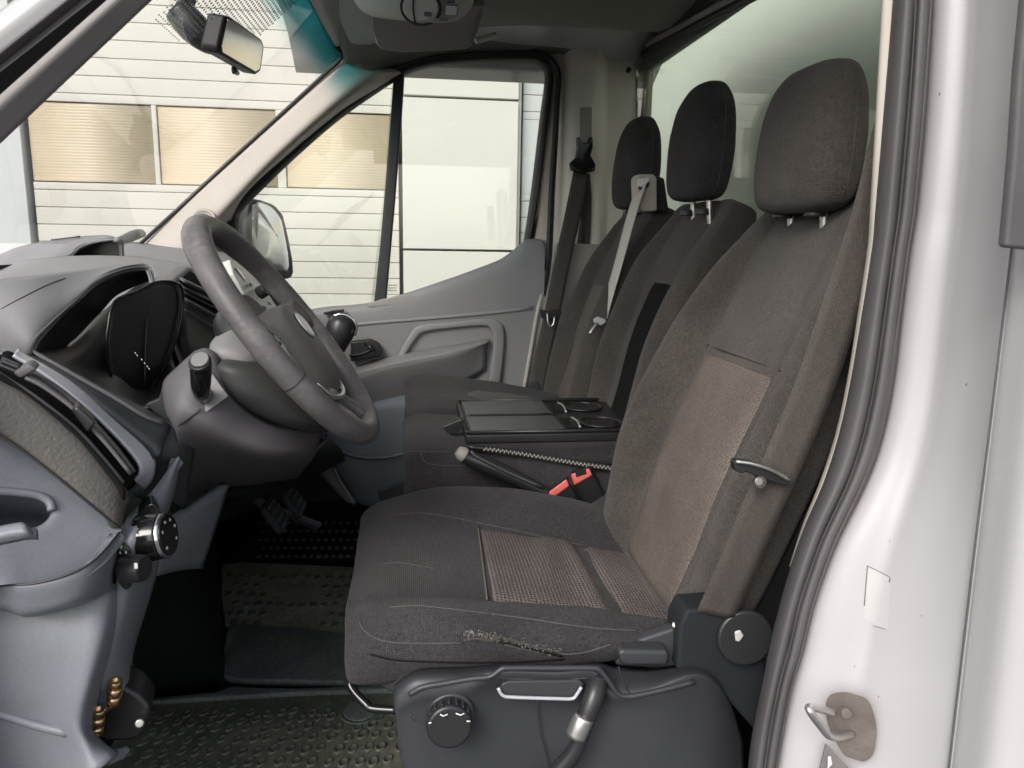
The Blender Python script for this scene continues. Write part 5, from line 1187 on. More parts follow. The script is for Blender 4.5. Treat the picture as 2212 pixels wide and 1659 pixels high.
# swept valance: outer sheet with a raised top rail, dished face
val = patch('seat_valance', [
    [P(852, 1478, 0.86), P(905, 1446, 0.87), P(1000, 1441, 0.875), P(1075, 1436, 0.875), P(1200, 1438, 0.875), P(1290, 1432, 0.875), P(1330, 1440, 0.875), P(1400, 1446, 0.875), P(1500, 1438, 0.875), P(1550, 1462, 0.88), P(1580, 1520, 0.90)],
    [P(850, 1500, 0.842), P(898, 1464, 0.838), P(1000, 1458, 0.838), P(1075, 1444, 0.838), P(1200, 1446, 0.838), P(1288, 1444, 0.838), P(1322, 1478, 0.838), P(1400, 1478, 0.838), P(1500, 1452, 0.840), P(1552, 1480, 0.85), P(1588, 1540, 0.875)],
    [P(852, 1530, 0.835), P(905, 1502, 0.828), P(1000, 1490, 0.828), P(1080, 1458, 0.828), P(1200, 1460, 0.828), P(1282, 1458, 0.828), P(1322, 1503, 0.828), P(1400, 1500, 0.828), P(1500, 1468, 0.834), P(1556, 1500, 0.85), P(1598, 1575, 0.875)],
    [P(856, 1560, 0.838), P(905, 1530, 0.832), P(1000, 1520, 0.832), P(1080, 1500, 0.840), P(1200, 1510, 0.848), P(1270, 1510, 0.848), P(1330, 1530, 0.836), P(1420, 1530, 0.832), P(1500, 1520, 0.838), P(1560, 1550, 0.85), P(1606, 1600, 0.875)],
    [P(862, 1620, 0.842), P(910, 1600, 0.834), P(1000, 1600, 0.836), P(1080, 1590, 0.842), P(1180, 1600, 0.848), P(1260, 1600, 0.845), P(1330, 1600, 0.838), P(1420, 1600, 0.834), P(1500, 1600, 0.838), P(1560, 1610, 0.85), P(1610, 1630, 0.875)],
    [P(884, 1740, 0.85), P(920, 1740, 0.838), P(1000, 1740, 0.838), P(1080, 1740, 0.840), P(1180, 1740, 0.842), P(1260, 1740, 0.842), P(1330, 1740, 0.838), P(1420, 1740, 0.836), P(1500, 1740, 0.838), P(1560, 1740, 0.85), P(1616, 1740, 0.875)]], M['seat_plastic'], ds, 4, 4, 0.012)
# highlight rail along the upper edge
tube('valance_rail', [P(884, 1500, 0.829), P(912, 1485, 0.827), P(960, 1476, 0.827), P(1020, 1466, 0.827), P(1058, 1462, 0.826), P(1082, 1446, 0.826), P(1100, 1443, 0.826), P(1200, 1443, 0.826), P(1280, 1443, 0.826), P(1296, 1448, 0.826), P(1314, 1470, 0.826), P(1334, 1498, 0.826), P(1352, 1504, 0.826), P(1376, 1502, 0.826), P(1440, 1488, 0.828), P(1500, 1472, 0.832)], 0.0034, M['seat_plastic'], val, 8, 4)
lev = plate('release_recess', L([(1078, 1496), (1084, 1478), (1100, 1472), (1250, 1470), (1262, 1478), (1250, 1500), (1240, 1510), (1110, 1508), (1088, 1504)], 0.8265), Y*0.006, M['dash_dark'], val, 0.002)
tube('release_edge', [P(1076, 1486, 0.824), P(1086, 1502, 0.823), P(1110, 1506, 0.823), P(1200, 1509, 0.823), P(1236, 1509, 0.823), P(1246, 1500, 0.823), P(1256, 1484, 0.823)], 0.0022, M['silver_paint'], lev, 8, 4)
kn = P(969, 1552, 0.824)
dial = cyl('lumbar_dial', kn, (0.0, -1, 0.10), 0.0285, 0.022, M['satin_black'], val, 36, 0.004, 0.0265)
cyl('dial_collar', P(973, 1541, 0.832), (0.0, -1, 0.12), 0.0295, 0.009, M['seat_plastic'], dial, 36, 0.003, 0.0285)
for k in range(-3, 5):
    a = rad(90+k*19); c_ = kn+V((0, -0.010, 0.0035)); q = c_+V((math.cos(a)*0.0265, 0, math.sin(a)*0.0265))
    box('dial_grip', tuple(q-V((0.0012, 0.006, 0.0012))), tuple(q+V((0.0012, 0.006, 0.0012))), M['seat_plastic'], dial, 0.0005, 1)
for pts in (((951, 1543), (957, 1547), (967, 1543)), ((985, 1541), (995, 1545), (1003, 1541)), ((1008, 1558), (1016, 1558)), ((926, 1562), (932, 1561))):
    tube('dial_mark', [P(u, v, 0.8005) for u, v in pts], 0.0009, M['mark_white'], dial, 5, 1)
for pts in (((884, 1546), (888, 1556), (900, 1556)), ((886, 1540), (891, 1548), (901, 1549))):
    tube('seat_symbol', [P(u, v, 0.8325) for u, v in pts], 0.0006, M['stitch'], val, 5, 1)
tube('height_lever', [P(1292, 1466, 0.835), P(1284, 1500, 0.822), P(1270, 1540, 0.815), P(1256, 1590, 0.812), P(1236, 1630, 0.812), P(1200, 1672, 0.815), P(1160, 1720, 0.82)], [0.0125, 0.0135, 0.0125, 0.010, 0.0105, 0.0115, 0.012], M['satin_black'], val, 16, 5)
tube('lever_band', [P(1262, 1548, 0.8105), P(1254, 1566, 0.809), P(1244, 1590, 0.8085)], 0.0126, M['brushed'], val, 16, 4)
tube('valance_seam', [P(1160, 1512, 0.8415), P(1168, 1580, 0.8425), P(1182, 1640, 0.8405), P(1196, 1700, 0.838)], 0.0008, M['rubber'], val, 4, 4)
tube('valance_seam', [P(1336, 1440, 0.832), P(1346, 1476, 0.828), P(1366, 1505, 0.826)], 0.0008, M['rubber'], val, 4, 4)
# rear bracket and recliner
br = plate('recliner_bracket', L([(1468, 1352), (1484, 1318), (1560, 1312), (1600, 1340), (1660, 1350), (1650, 1600), (1560, 1500), (1462, 1450)], 0.866), Y*0.05, M['liner_black'], ds, 0.006)
cyl('recliner_disc', P(1605, 1372, 0.864), (-0.1, -1, 0.1), 0.037, 0.012, M['satin_black'], br, 32, 0.004)
plate('disc_highlight', [P(1588, 1366, 0.849), P(1600, 1362, 0.849), P(1608, 1374, 0.849), P(1598, 1388, 0.849), P(1590, 1386, 0.849)], V((0, 0.004, 0)), M['label_film'], br, 0.002)  # pale plate put in for the highlight on the disc
plate('side_cap', L([(1335, 1408), (1350, 1404), (1445, 1406), (1448, 1424), (1440, 1440), (1352, 1440), (1340, 1432)], 0.862), Y*0.03, M['seat_plastic'], ds, 0.006)
plate('rear_trim', L([(1330, 1440), (1335, 1400), (1400, 1376), (1460, 1356), (1472, 1440), (1420, 1446)], 0.885), Y*0.02, M['dash_dark'], ds, 0.005)
ball('trim_clip', P(1458, 1350, 0.886), 0.004, M['mark_white'], ds, 10)
# adjustment bar in front of the seat
tube('slide_bar', [P(768, 1392, 1.0), P(765, 1430, 0.97), P(756, 1468, 0.945), P(762, 1490, 0.935), P(790, 1520, 0.92), P(805, 1530, 0.915), P(860, 1534, 0.905)], 0.0058, M['gloss_black'], ds, 12, 5)
# hinge cover at the far rear corner of the cushion
plate('hinge_cover', L([(1283, 1108), (1300, 1098), (1318, 1086), (1327, 1074), (1340, 1100), (1350, 1118), (1290, 1118)], 1.33), Y*0.05, M['seat_plastic'], ds, 0.008)

# ---------------- passenger bench
pb = thing('passenger_bench', 'dark cloth two-place passenger bench with a folded-out tray in the middle', 'bench seat', (0.2, 1.92, FZ))
PB = Back(2.115, [1.04, 1.183, 1.313, 1.498, 1.60, 1.628], [0.430, 0.475, 0.508, 0.575, 0.622, 0.640], [0.19, 0.198, 0.200, 0.185, 0.165, 0.155], [0.03, 0.046, 0.046, 0.030, 0.010, 0.004], [0.1, 0.11, 0.11, 0.10, 0.08, 0.07], 0.58)
pbk = PB.build('outer_backrest', M['fabric'], pb)
PB.panel('backrest_insert', -0.56, 0.56, 1.08, 1.435, M['fabric_insert'], pbk)
PB.seam_line('backrest_seam', [(-0.59, 1.1), (-0.59, 1.3), (-0.59, 1.45), (-0.59, 1.6)], M['stitch'], pbk)
PB.seam_line('backrest_seam', [(0.59, 1.1), (0.59, 1.3), (0.59, 1.45), (0.59, 1.6)], M['stitch'], pbk)
MB_ = Back(1.705, [1.04, 1.183, 1.313, 1.498, 1.585, 1.618], [0.455, 0.498, 0.530, 0.595, 0.640, 0.660], [0.195, 0.205, 0.208, 0.205, 0.190, 0.175], [0.02, 0.040, 0.042, 0.030, 0.012, 0.004], [0.1, 0.11, 0.11, 0.10, 0.08, 0.07], 0.56)
mbk = MB_.build('middle_backrest', M['fabric'], pb)
# dark slot the tray folds out of
rows = []
for i in range(13):
    z = 1.06+(1.474-1.06)*i/12
    rows.append([MB_.front(-0.52+0.80*k/8, z, 0.0035 if 0 < k < 8 and i < 12 else -0.003) for k in range(9)])
gridmesh('tray_slot', rows, M['slot_black'], mbk, face=EYE, t=0.003)
MB_.seam_line('backrest_seam', [(-0.57, 1.2), (-0.57, 1.35), (-0.57, 1.5), (-0.55, 1.6)], M['stitch'], mbk)
MB_.seam_line('backrest_seam', [(0.57, 1.2), (0.57, 1.35), (0.57, 1.5), (0.55, 1.6)], M['stitch'], mbk)
headrest(pb, 1.66, 0.632, 1.643, 1.890, 0.114, 0.046, 0.012, M['fabric_dark'], 'middle_headrest', zp=1.612, top_w=0.72)
headrest(pb, 2.135, 0.632, 1.643, 1.890, 0.118, 0.044, 0.010, M['fabric_dark'], 'outer_headrest', zp=1.625, top_w=0.72)
# cushion of the bench: two places with a crease between
def bsec(x, zt, zb, y0=1.50, y1=2.345, sh=1.0):
    c = 1.93; pts = []
    prof = [(y0, zb), (y0-0.006, zb+(zt-zb)*0.4), (y0+0.006, zt-0.022), (y0+0.035, zt), (1.62, zt+0.006), (1.74, zt+0.004), (1.845, zt-0.002), (1.872, zt-0.018), (1.90, zt+0.002), (2.0, zt+0.008), (2.12, zt+0.006), (2.25, zt+0.022), (y1-0.03, zt-0.002), (y1, zt-0.022), (y1+0.004, zb+(zt-zb)*0.4), (y1-0.004, zb), (2.1, zb), (1.7, zb)]
    return [V((x, c+(y-c)*sh, z)) for y, z in prof]
bc_ = loft('bench_cushion', [
    bsec(0.016, 1.075, 1.01, sh=0.96), bsec(-0.010, 1.098, 0.99, sh=0.985), bsec(-0.012, 1.112, 0.96), bsec(0.004, 1.122, 0.95), bsec(0.04, 1.128, 0.94), bsec(0.15, 1.118, 0.94), bsec(0.28, 1.102, 0.94), bsec(0.40, 1.078, 0.94), bsec(0.50, 1.05, 0.94)], M['fabric_dark'], pb, 3, 4)
crumple(bc_, 0.004, 7.0)
bb_ = surf(bc_)
def bseam(pts, r=0.0014, m='stitch'):
    c = spline([V((p[0], p[1], 0)) for p in pts], 5); tube('cushion_seam', [on(bb_, p.x, p.y, 0.0005) for p in c], r, M[m], bc_, 5, 1)
bseam([(876, 978), (890, 974), (930, 976), (980, 976)]); bseam([(908, 976), (916, 996), (940, 1004), (1000, 1006), (1080, 1004)], 0.0011)
bseam([(878, 916), (900, 905), (940, 904), (985, 912)], 0.0011); bseam([(880, 860), (905, 853), (960, 853), (1010, 860)], 0.0011)
rows = []
for i in range(9):
    x = 0.16+0.28*i/8
    rows.append([V((x, 2.0+0.25*k/6, sp1([0.04, 0.15, 0.28, 0.40, 0.5], [1.136, 1.126, 1.110, 1.086, 1.058], x)+(0.002 if min(i, 8-i, k, 6-k) else -0.004))) for k in range(7)])
gridmesh('cushion_insert', rows, M['fabric'], bc_, face=V((0, 1.9, 3)), t=0.003)
box('bench_base', (0.02, 1.53, FZ-0.005), (0.50, 2.33, 0.955), M['dash_dark'], pb, 0.01)
plate('pull_strap', L([(956, 922), (998, 905), (1004, 920), (980, 941), (962, 932)], 1.60), V((0.0, 0.012, 0.004)), M['satin_black'], pb, 0.002)
# tray
TX0, TX1, TY0, TY1 = 0.115, 0.560, 1.520, 1.842
TZ = 1.158
def tl(x, y, z): return V((x, y, TZ+z))
tr_ = box('fold_out_tray', (TX0, TY0, TZ-0.024), (TX1, TY1, TZ-0.004), M['satin_black'], pb, 0.004)
ymid = (TY0+TY1)/2-0.006
for (ya, yb_) in ((TY0+0.014, ymid-0.008), (ymid+0.008, TY1-0.012)):
    box('tray_plate', (TX0+0.012, ya, TZ-0.0035), (TX0+0.212, yb_, TZ+0.0006), M['table_top'], tr_, 0.001)
for a, b in (((TX0+0.002, TY0+0.003), (TX1-0.003, TY0+0.003)), ((TX0+0.003, TY0+0.003), (TX0+0.003, TY1-0.003)), ((TX0+0.003, TY1-0.003), (TX1-0.003, TY1-0.003))):
    tube('tray_rim', [V((a[0], a[1], TZ)), V(((a[0]+b[0])/2, (a[1]+b[1])/2, TZ)), V((b[0], b[1], TZ))], 0.0042, M['satin_black'], tr_, 8, 1)
box('tray_groove', (TX0+0.02, ymid-0.006, TZ-0.0035), (TX0+0.216, ymid+0.006, TZ+0.003), M['gloss_black'], tr_, 0.001)
for (yc_, xx) in ((TY0+0.078, TX0+0.305), (TY1-0.085, TX0+0.300)):
    cyl('cup_holder', V((xx, yc_, TZ-0.0035)), (0, 0, 1), 0.046, 0.003, M['gloss_black'], tr_, 32, 0.001)
    tube('cup_ring', [V((xx+0.046*math.cos(t), yc_+0.046*math.sin(t), TZ)) for t in [2*math.pi*k/20 for k in range(20)]], 0.0026, M['satin_black'], tr_, 8, 2, True)
for (ya, yb_) in ((TY0+0.02, ymid-0.015), (ymid+0.012, TY1-0.02)):
    box('pen_slot', (TX0+0.220, ya+0.02, TZ-0.0035), (TX0+0.244, yb_-0.01, TZ-0.0015), M['gloss_black'], tr_, 0.0005)
    tube('tray_clip', [V((TX0+0.248, ya+0.01, TZ+0.001)), V((TX0+0.253, (ya+yb_)/2, TZ+0.002)), V((TX0+0.248, yb_-0.02, TZ+0.001))], 0.003, M['brushed'], tr_, 8, 4)
loft('tray_padding', [[V((x, y, z)) for y, z in ((1.525, 1.134), (1.519, 1.11), (1.525, zb_), (1.6, zb_-0.004), (1.75, zb_-0.004), (1.835, zb_), (1.842, 1.11), (1.836, 1.134), (1.7, 1.136), (1.6, 1.136))] for x, zb_ in ((0.122, 1.112), (0.14, 1.098), (0.25, 1.090), (0.38, 1.082), (0.50, 1.076))], M['fabric_dark'], tr_, 3, 4)
zv, zf = [], []
zp_ = spline([P(1010, 966, 1.50), P(1060, 970, 1.50), P(1130, 980, 1.50), P(1200, 992, 1.50), P(1260, 1002, 1.50), P(1320, 1010, 1.50)], 12)
zp_ = resample(zp_, 74)
tube('zip_tape', zp_[::6]+[zp_[-1]], 0.0052, M['satin_black'], tr_, 8, 2)
for i, p in enumerate(zp_[8:]):
    k = len(zv); s_ = 0.0021; zz_ = 0.0022 if i % 2 else -0.0012
    for dx, dy_, dz in ((-1, -1, -1), (1, -1, -1), (1, 1, -1), (-1, 1, -1), (-0.7, -0.7, 1), (0.7, -0.7, 1), (0.7, 0.7, 1), (-0.7, 0.7, 1)):
        zv.append(p+V((dx*s_*0.7, dy_*s_-0.0045, dz*s_+zz_)))
    for f in ((0, 3, 2, 1), (4, 5, 6, 7), (0, 1, 5, 4), (1, 2, 6, 5), (2, 3, 7, 6), (3, 0, 4, 7)): zf.append(tuple(k+q for q in f))
zo = mesh('zip_teeth', zv, zf, M['trim_grey'], tr_, False); zo['kind'] = 'stuff'

# handbrake
hb = thing('handbrake_lever', 'worn black handbrake lever rising between driver seat and bench', 'handbrake', tuple(P(1185, 1068, 1.44)))
tube('lever', [P(1300, 1120, 1.43), P(1185, 1068, 1.44), P(1120, 1036, 1.45), P(1060, 1008, 1.455), P(1015, 990, 1.46), P(1000, 983, 1.46)], [0.013, 0.0135, 0.0155, 0.0165, 0.0155, 0.0145], M['satin_black'], hb, 14, 5)
tube('lever_tip', [P(1004, 984, 1.46), P(996, 979, 1.46), P(988, 973, 1.46)], [0.0155, 0.0145, 0.010], M['trim_grey'], hb, 14, 4)
tube('lever_ridge', [P(1170, 1052, 1.425), P(1110, 1026, 1.435), P(1060, 1002, 1.44), P(1026, 984, 1.445), P(1018, 974, 1.45)], 0.0042, M['seat_plastic'], hb, 8, 4)

# red buckles
def buckle(label, pts, y, stalk):
    t = thing('belt_buckle', label, 'belt buckle', tuple(P(*stalk[-1], y+0.02)), 'red topped seat belt buckles')
    o = L(pts, y); c = sum(o, V((0, 0, 0)))/4
    plate('buckle_button', o, V((0.004, 0.018, -0.008)), M['red_plastic'], t, 0.003)
    s0 = L(stalk, y+0.004)
    plate('buckle_body', [o[0]+V((-0.001, 0.003, -0.001)), o[1]+V((0.001, 0.003, -0.001)), s0[0], s0[1]], V((0.008, 0.022, 0.0)), M['satin_black'], t, 0.003)
    q = (o[0]+o[1])/2; d = (o[1]-o[0])
    box_o = plate('buckle_slot', [o[3].lerp(o[0], 0.55)+d*0.22+V((0, -0.0015, 0.002)), o[3].lerp(o[0], 0.55)+d*0.78+V((0, -0.0015, 0.002)), o[3].lerp(o[0], 0.98)+d*0.78+V((0, -0.0015, 0.002)), o[3].lerp(o[0], 0.98)+d*0.22+V((0, -0.0015, 0.002))], V((0, 0.003, 0)), M['satin_black'], t, 0.0005) if y > 1.45 else None
    return t
buckle('red topped seat belt buckle closest to the driver cushion, lower of the two', [(1185, 1063), (1224, 1034), (1230, 1050), (1191, 1078)], 1.42, [(1262, 1110), (1215, 1110)])
buckle('red topped seat belt buckle further from us beside the tray, higher of the two', [(1233, 1024), (1273, 1011), (1280, 1026), (1240, 1049)], 1.47, [(1318, 1100), (1262, 1106)])

# ================================================================== SEAT BELTS
def ribbon(name, pts, wdir, wd, m, parent, t=0.0014, n=8):
    c = spline(pts, n); rows = []
    if wdir is None:                       # lies flat against the seat side, turned to the doorway
        ws_ = [(c[min(i+1, len(c)-1)]-c[max(i-1, 0)]).cross(V((0.12, 1, 0.1))) for i in range(len(c))]; ws_ = [-q if q.x < 0 else q for q in ws_]
    else: ws_ = [wdir]*len(c) if isinstance(wdir, Vector) else spline(wdir, n)
    for p, q in zip(c, ws_):
        q = q.normalized(); rows.append([p+q*(wd*(k/4-0.5)) for k in range(5)])
    return gridmesh(name, rows, m, parent, face=EYE, t=t)
b1 = thing('seat_belt', 'brown-grey belt hanging on the passenger side pillar from a black guide', 'seat belt', tuple(P(1160, 850, 2.33)), 'three seat belts')
ribbon('belt_strap', [P(1256, 372, 2.38), P(1236, 470, 2.365), P(1212, 580, 2.35), P(1192, 680, 2.335), P(1172, 770, 2.335), P(1158, 850, 2.33)], None, 0.050, M['webbing'], b1)
ribbon('belt_return', [P(1262, 376, 2.392), P(1266, 430, 2.40), P(1262, 525, 2.41), P(1250, 560, 2.41)], V((0.95, -0.3, 0.05)), 0.034, M['webbing'], b1)
plate('belt_slot', L([(1262, 420), (1274, 395), (1270, 528), (1246, 528)], 2.409), Y*0.004, M['satin_black'], b1, 0)
gp = plate('belt_guide', L([(1246, 296), (1254, 296), (1259, 308), (1270, 308), (1273, 296), (1281, 296), (1281, 318), (1276, 335), (1287, 355), (1286, 370), (1276, 372), (1255, 372), (1234, 368), (1231, 352), (1244, 340), (1247, 318)], 2.365), Y*0.02, M['gloss_black'], b1, 0.004)
tube('guide_lip', [P(1232, 356, 2.36), P(1245, 366, 2.355), P(1262, 370, 2.355), P(1282, 366, 2.36)], 0.006, M['gloss_black'], gp, 8, 4)
tg = plate('belt_tongue', L([(1166, 668), (1184, 672), (1212, 668), (1214, 676), (1206, 690), (1170, 688)], 2.315), Y*0.01, M['satin_black'], b1, 0.003)
tube('tongue_loop', [P(1182, 676, 2.31), P(1184, 698, 2.305), P(1190, 705, 2.305), P(1196, 698, 2.305), P(1198, 684, 2.31)], 0.003, M['brushed'], tg, 8, 4)
plate('belt_anchor', L([(1138, 850), (1142, 826), (1160, 822), (1168, 834), (1160, 862), (1146, 862)], 2.325), Y*0.01, M['dash_dark'], b1, 0.003)
b2 = thing('seat_belt', 'pale grey belt slanting down the bench from a beige guide on its top', 'seat belt', tuple(P(1255, 850, 1.98)), 'three seat belts')
ribbon('belt_strap', [P(1390, 392, 1.93), P(1382, 408, 1.915), P(1362, 470, 1.90), P(1335, 570, 1.915), P(1306, 672, 1.935), P(1290, 740, 1.955), P(1266, 810, 1.975), P(1252, 852, 1.985)], [V((0.25, -0.95, 0.1))]*3+[V((0.22, -0.95, 0.1))]*5, 0.046, M['webbing_light'], b2)
gb = plate('shoulder_guide', L([(1374, 384), (1380, 376), (1414, 376), (1420, 386), (1420, 456), (1386, 458), (1376, 440)], 1.91), Y*0.05, M['pillar_grey'], b2, 0.006)
plate('guide_mouth', L([(1378, 386), (1402, 384), (1403, 396), (1390, 406), (1378, 404)], 1.908), Y*0.004, M['mark_white'], gb, 0.001)
plate('guide_slot', L([(1379, 402), (1390, 404), (1403, 392), (1402, 402), (1392, 409), (1381, 411)], 1.905), Y*0.006, M['satin_black'], gb, 0.001)
plate('guide_block', L([(1404, 376), (1436, 384), (1446, 458), (1404, 458)], 1.94), Y*0.05, M['fabric_dark'], b2, 0.006)
tg = plate('belt_tongue', L([(1282, 690), (1292, 684), (1308, 690), (1310, 696), (1298, 704), (1284, 698)], 1.90), Y*0.008, M['label_film'], b2, 0.002)
tube('tongue_blade', [P(1290, 698, 1.895), P(1280, 712, 1.89), P(1274, 721, 1.888)], 0.0045, M['brushed'], tg, 8, 3)
b3 = thing('seat_belt', 'dark grey driver belt hanging straight beside the nearest seat back', 'seat belt', tuple(P(1640, 1100, 0.87)), 'three seat belts')
ribbon('belt_strap', [P(1942, 240, 0.875), P(1916, 340, 0.87), P(1888, 450, 0.865), P(1852, 560, 0.86), P(1806, 700, 0.85), P(1754, 850, 0.84), P(1686, 1010, 0.832), P(1640, 1110, 0.835), P(1590, 1230, 0.845), P(1545, 1330, 0.86)], None, 0.050, M['webbing'], b3)
tg = plate('belt_tongue', [P(1586, 1000, 0.815), P(1592, 994, 0.815), P(1625, 999, 0.812), P(1665, 1012, 0.812), P(1710, 1036, 0.815), P(1708, 1050, 0.815), P(1690, 1048, 0.815), P(1650, 1036, 0.812), P(1612, 1020, 0.812), P(1604, 1024, 0.812), P(1588, 1018, 0.815)], Y*0.014, M['satin_black'], b3, 0.003)
tube('tongue_edge', [P(1590, 997, 0.812), P(1625, 1002, 0.809), P(1665, 1015, 0.809), P(1704, 1036, 0.812)], 0.0022, M['brushed'], tg, 8, 4)
cyl('belt_stop', P(1639, 1041, 0.815), (0, -1, 0.1), 0.0078, 0.006, M['webbing'], b3, 20, 0.002)
cyl('stop_face', P(1639, 1040, 0.8092), (0, -1, 0.1), 0.0048, 0.0012, M['brushed'], b3, 20, 0.0004)

# ================================================================== FLOOR MATS AND PEDALS
fm = thing('floor_mat', 'muddy dark rubber floor mat with rows of round studs in front of the driver seat', 'floor mat', tuple(PZ(560, 1560, FZ)))
def mz(u, v, dz=0.0): return PZ(u, v, FZ+dz)
def matpoly(name, pts, h, m, b=0.006):
    o = [mz(u, v) for u, v in pts]
    return plate(name, o, V((0, 0, h)), m, fm, b)
matpoly('heel_panel', [(180, 1760), (262, 1570), (322, 1530), (470, 1522), (640, 1512), (760, 1507), (840, 1506), (1000, 1508), (1000, 1760)], 0.010, M['mat_rubber'], 0.004)
matpoly('mat_border', [(322, 1526), (470, 1512), (500, 1500), (640, 1504), (760, 1500), (850, 1498), (1000, 1500), (1000, 1510), (840, 1508), (640, 1514), (470, 1524), (330, 1534)], 0.018, M['mat_plain'], 0.004)
matpoly('front_panel', [(480, 1470), (486, 1410), (492, 1364), (506, 1358), (640, 1368), (770, 1382), (960, 1392), (1000, 1500), (700, 1487), (540, 1484), (498, 1480)], 0.016, M['mat_plain'], 0.006)
matpoly('studded_panel', [(486, 1358), (478, 1290), (478, 1228), (520, 1221), (640, 1226), (770, 1232), (980, 1240), (980, 1390), (770, 1378), (640, 1366)], 0.010, M['mat_dusty'], 0.004)
matpoly('far_panel', [(478, 1222), (490, 1170), (520, 1085), (800, 1085), (980, 1110), (980, 1236), (770, 1226), (640, 1220)], 0.006, M['slot_black'], 0.003)  # near-black colour puts the deep shade under the dash into this panel
cyl('mat_plug', mz(778, 1538, 0.010), (0, 0, 1), 0.030, 0.004, M['mat_plain'], fm, 28, 0.002)
tube('plug_ring', [mz(778, 1538, 0.012)+V((0.034*math.cos(t), 0.034*math.sin(t), 0)) for t in [2*math.pi*k/20 for k in range(20)]], 0.0022, M['mat_rubber'], fm, 6, 2, True)
# studs share one mesh
sv, sf = [], []
n_ = 12
for r_, h_ in ((0.0108, 0.0), (0.0104, 0.0024), (0.0088, 0.0034), (0.0072, 0.0030), (0.0066, 0.0012)):
    sv += [(r_*0.78*math.cos(2*math.pi*k/n_), r_*1.15*math.sin(2*math.pi*k/n_), h_) for k in range(n_)]
for i in range(4):
    for k in range(n_): sf.append((i*n_+k, i*n_+(k+1) % n_, (i+1)*n_+(k+1) % n_, (i+1)*n_+k))
sf.append(tuple(4*n_+k for k in range(n_)))
sme = bpy.data.meshes.new('stud'); sme.from_pydata(sv, [], sf)
for p in sme.polygons: p.use_smooth = True
sme.materials.append(M['mat_rubber'])
dv = [(r_*0.8*math.cos(2*math.pi*k/n_), r_*1.15*math.sin(2*math.pi*k/n_), h_) for r_, h_ in ((0.0112, 0.0), (0.0108, 0.0022), (0.009, 0.0030)) for k in range(n_)]
df = [(i*n_+k, i*n_+(k+1) % n_, (i+1)*n_+(k+1) % n_, (i+1)*n_+k) for i in range(2) for k in range(n_)]+[tuple(2*n_+k for k in range(n_))]
dme = bpy.data.meshes.new('stud_flat'); dme.from_pydata(dv, [], df); dme.materials.append(M['mat_plain'])
for p in dme.polygons: p.use_smooth = True
def stud(me, u, v, dz, s=1.0, rot=0.0):
    p = mz(u, v, dz)
    o = bpy.data.objects.new('stud', me); scene.collection.objects.link(o); o.parent = fm; o.location = p-ORG[fm]
    o.rotation_euler = (0, 0, rot+random.uniform(-.15, .15)); s *= random.uniform(0.85, 1.12); o.scale = (s, s, s*random.uniform(0.7, 1.1))
cnt = 0
for r in range(9):
    v = 1540+r*(14+r*1.6)
    for c in range(26):
        u = 300+c*34+(17 if r % 2 else 0)-r*4+random.uniform(-7, 7)
        vv = v+random.uniform(-4, 4)-0.02*(u-560)
        if vv > 1690 or u > 880 or vv < 1533: continue
        edge = 330-(vv-1530)*0.85
        if u < edge or (abs(u-778) < 38 and abs(vv-1538) < 26): continue
        stud(sme, u, vv, 0.010, rot=-0.35); cnt += 1
for r in range(6):
    for c in range(14):
        u = 496+c*24+(12 if r % 2 else 0); v = 1244+r*20+c*0.4
        if v > 1372 or (575 < u < 690 and r % 3): continue
        stud(dme if (u < 570 or u > 690) else sme, u+random.uniform(-3, 3), v+random.uniform(-2, 2), 0.010); cnt += 1
for r in range(5):
    for c in range(14):
        u = 560+c*16+(8 if r % 2 else 0); v = 1130+r*18
        stud(sme, u, v, 0.006, 0.85); cnt += 1
# pedals
def pedal(label, pad_c, y, w_, h_):
    t = thing('pedal', label, 'pedal', tuple(P(pad_c[0], pad_c[1]+20, y)), 'foot pedals')
    c = P(pad_c[0], pad_c[1], y); a = Y; b = V((-0.55, 0, 0.83))
    pl = plate('pedal_pad', rrect(c, a, b, w_, h_, 0.012), V((-0.010, 0, -0.007)), M['liner_black'], t, 0.003)
    for k in range(4):
        q = c+b*(h_*(k/3.0-0.5)*0.7)+V((0.001, 0, 0.001)); tube('pad_rib', [q-a*w_*0.4, q, q+a*w_*0.4], 0.0025, M['rubber'], pl, 6, 1)
    tube('pedal_arm', [c+V((-0.012, 0, 0)), c+V((-0.09, 0, 0.10)), c+V((-0.12, 0, 0.24))], 0.010, M['liner_black'], t, 8, 4)
pedal('dark clutch pedal nearest us under the column', (600, 1108), 1.35, 0.075, 0.06)
pedal('dark brake pedal deeper in the footwell beside the heater box', (640, 1078), 1.48, 0.08, 0.06)
ac = thing('accelerator_pedal', 'long thin accelerator pedal low at the back of the footwell', 'pedal', tuple(P(640, 1118, 1.62)), 'foot pedals')
plate('pedal_pad', L([(590, 1098), (604, 1092), (700, 1130), (690, 1142)], 1.62), V((-0.01, 0.01, -0.01)), M['seat_plastic'], ac, 0.003)

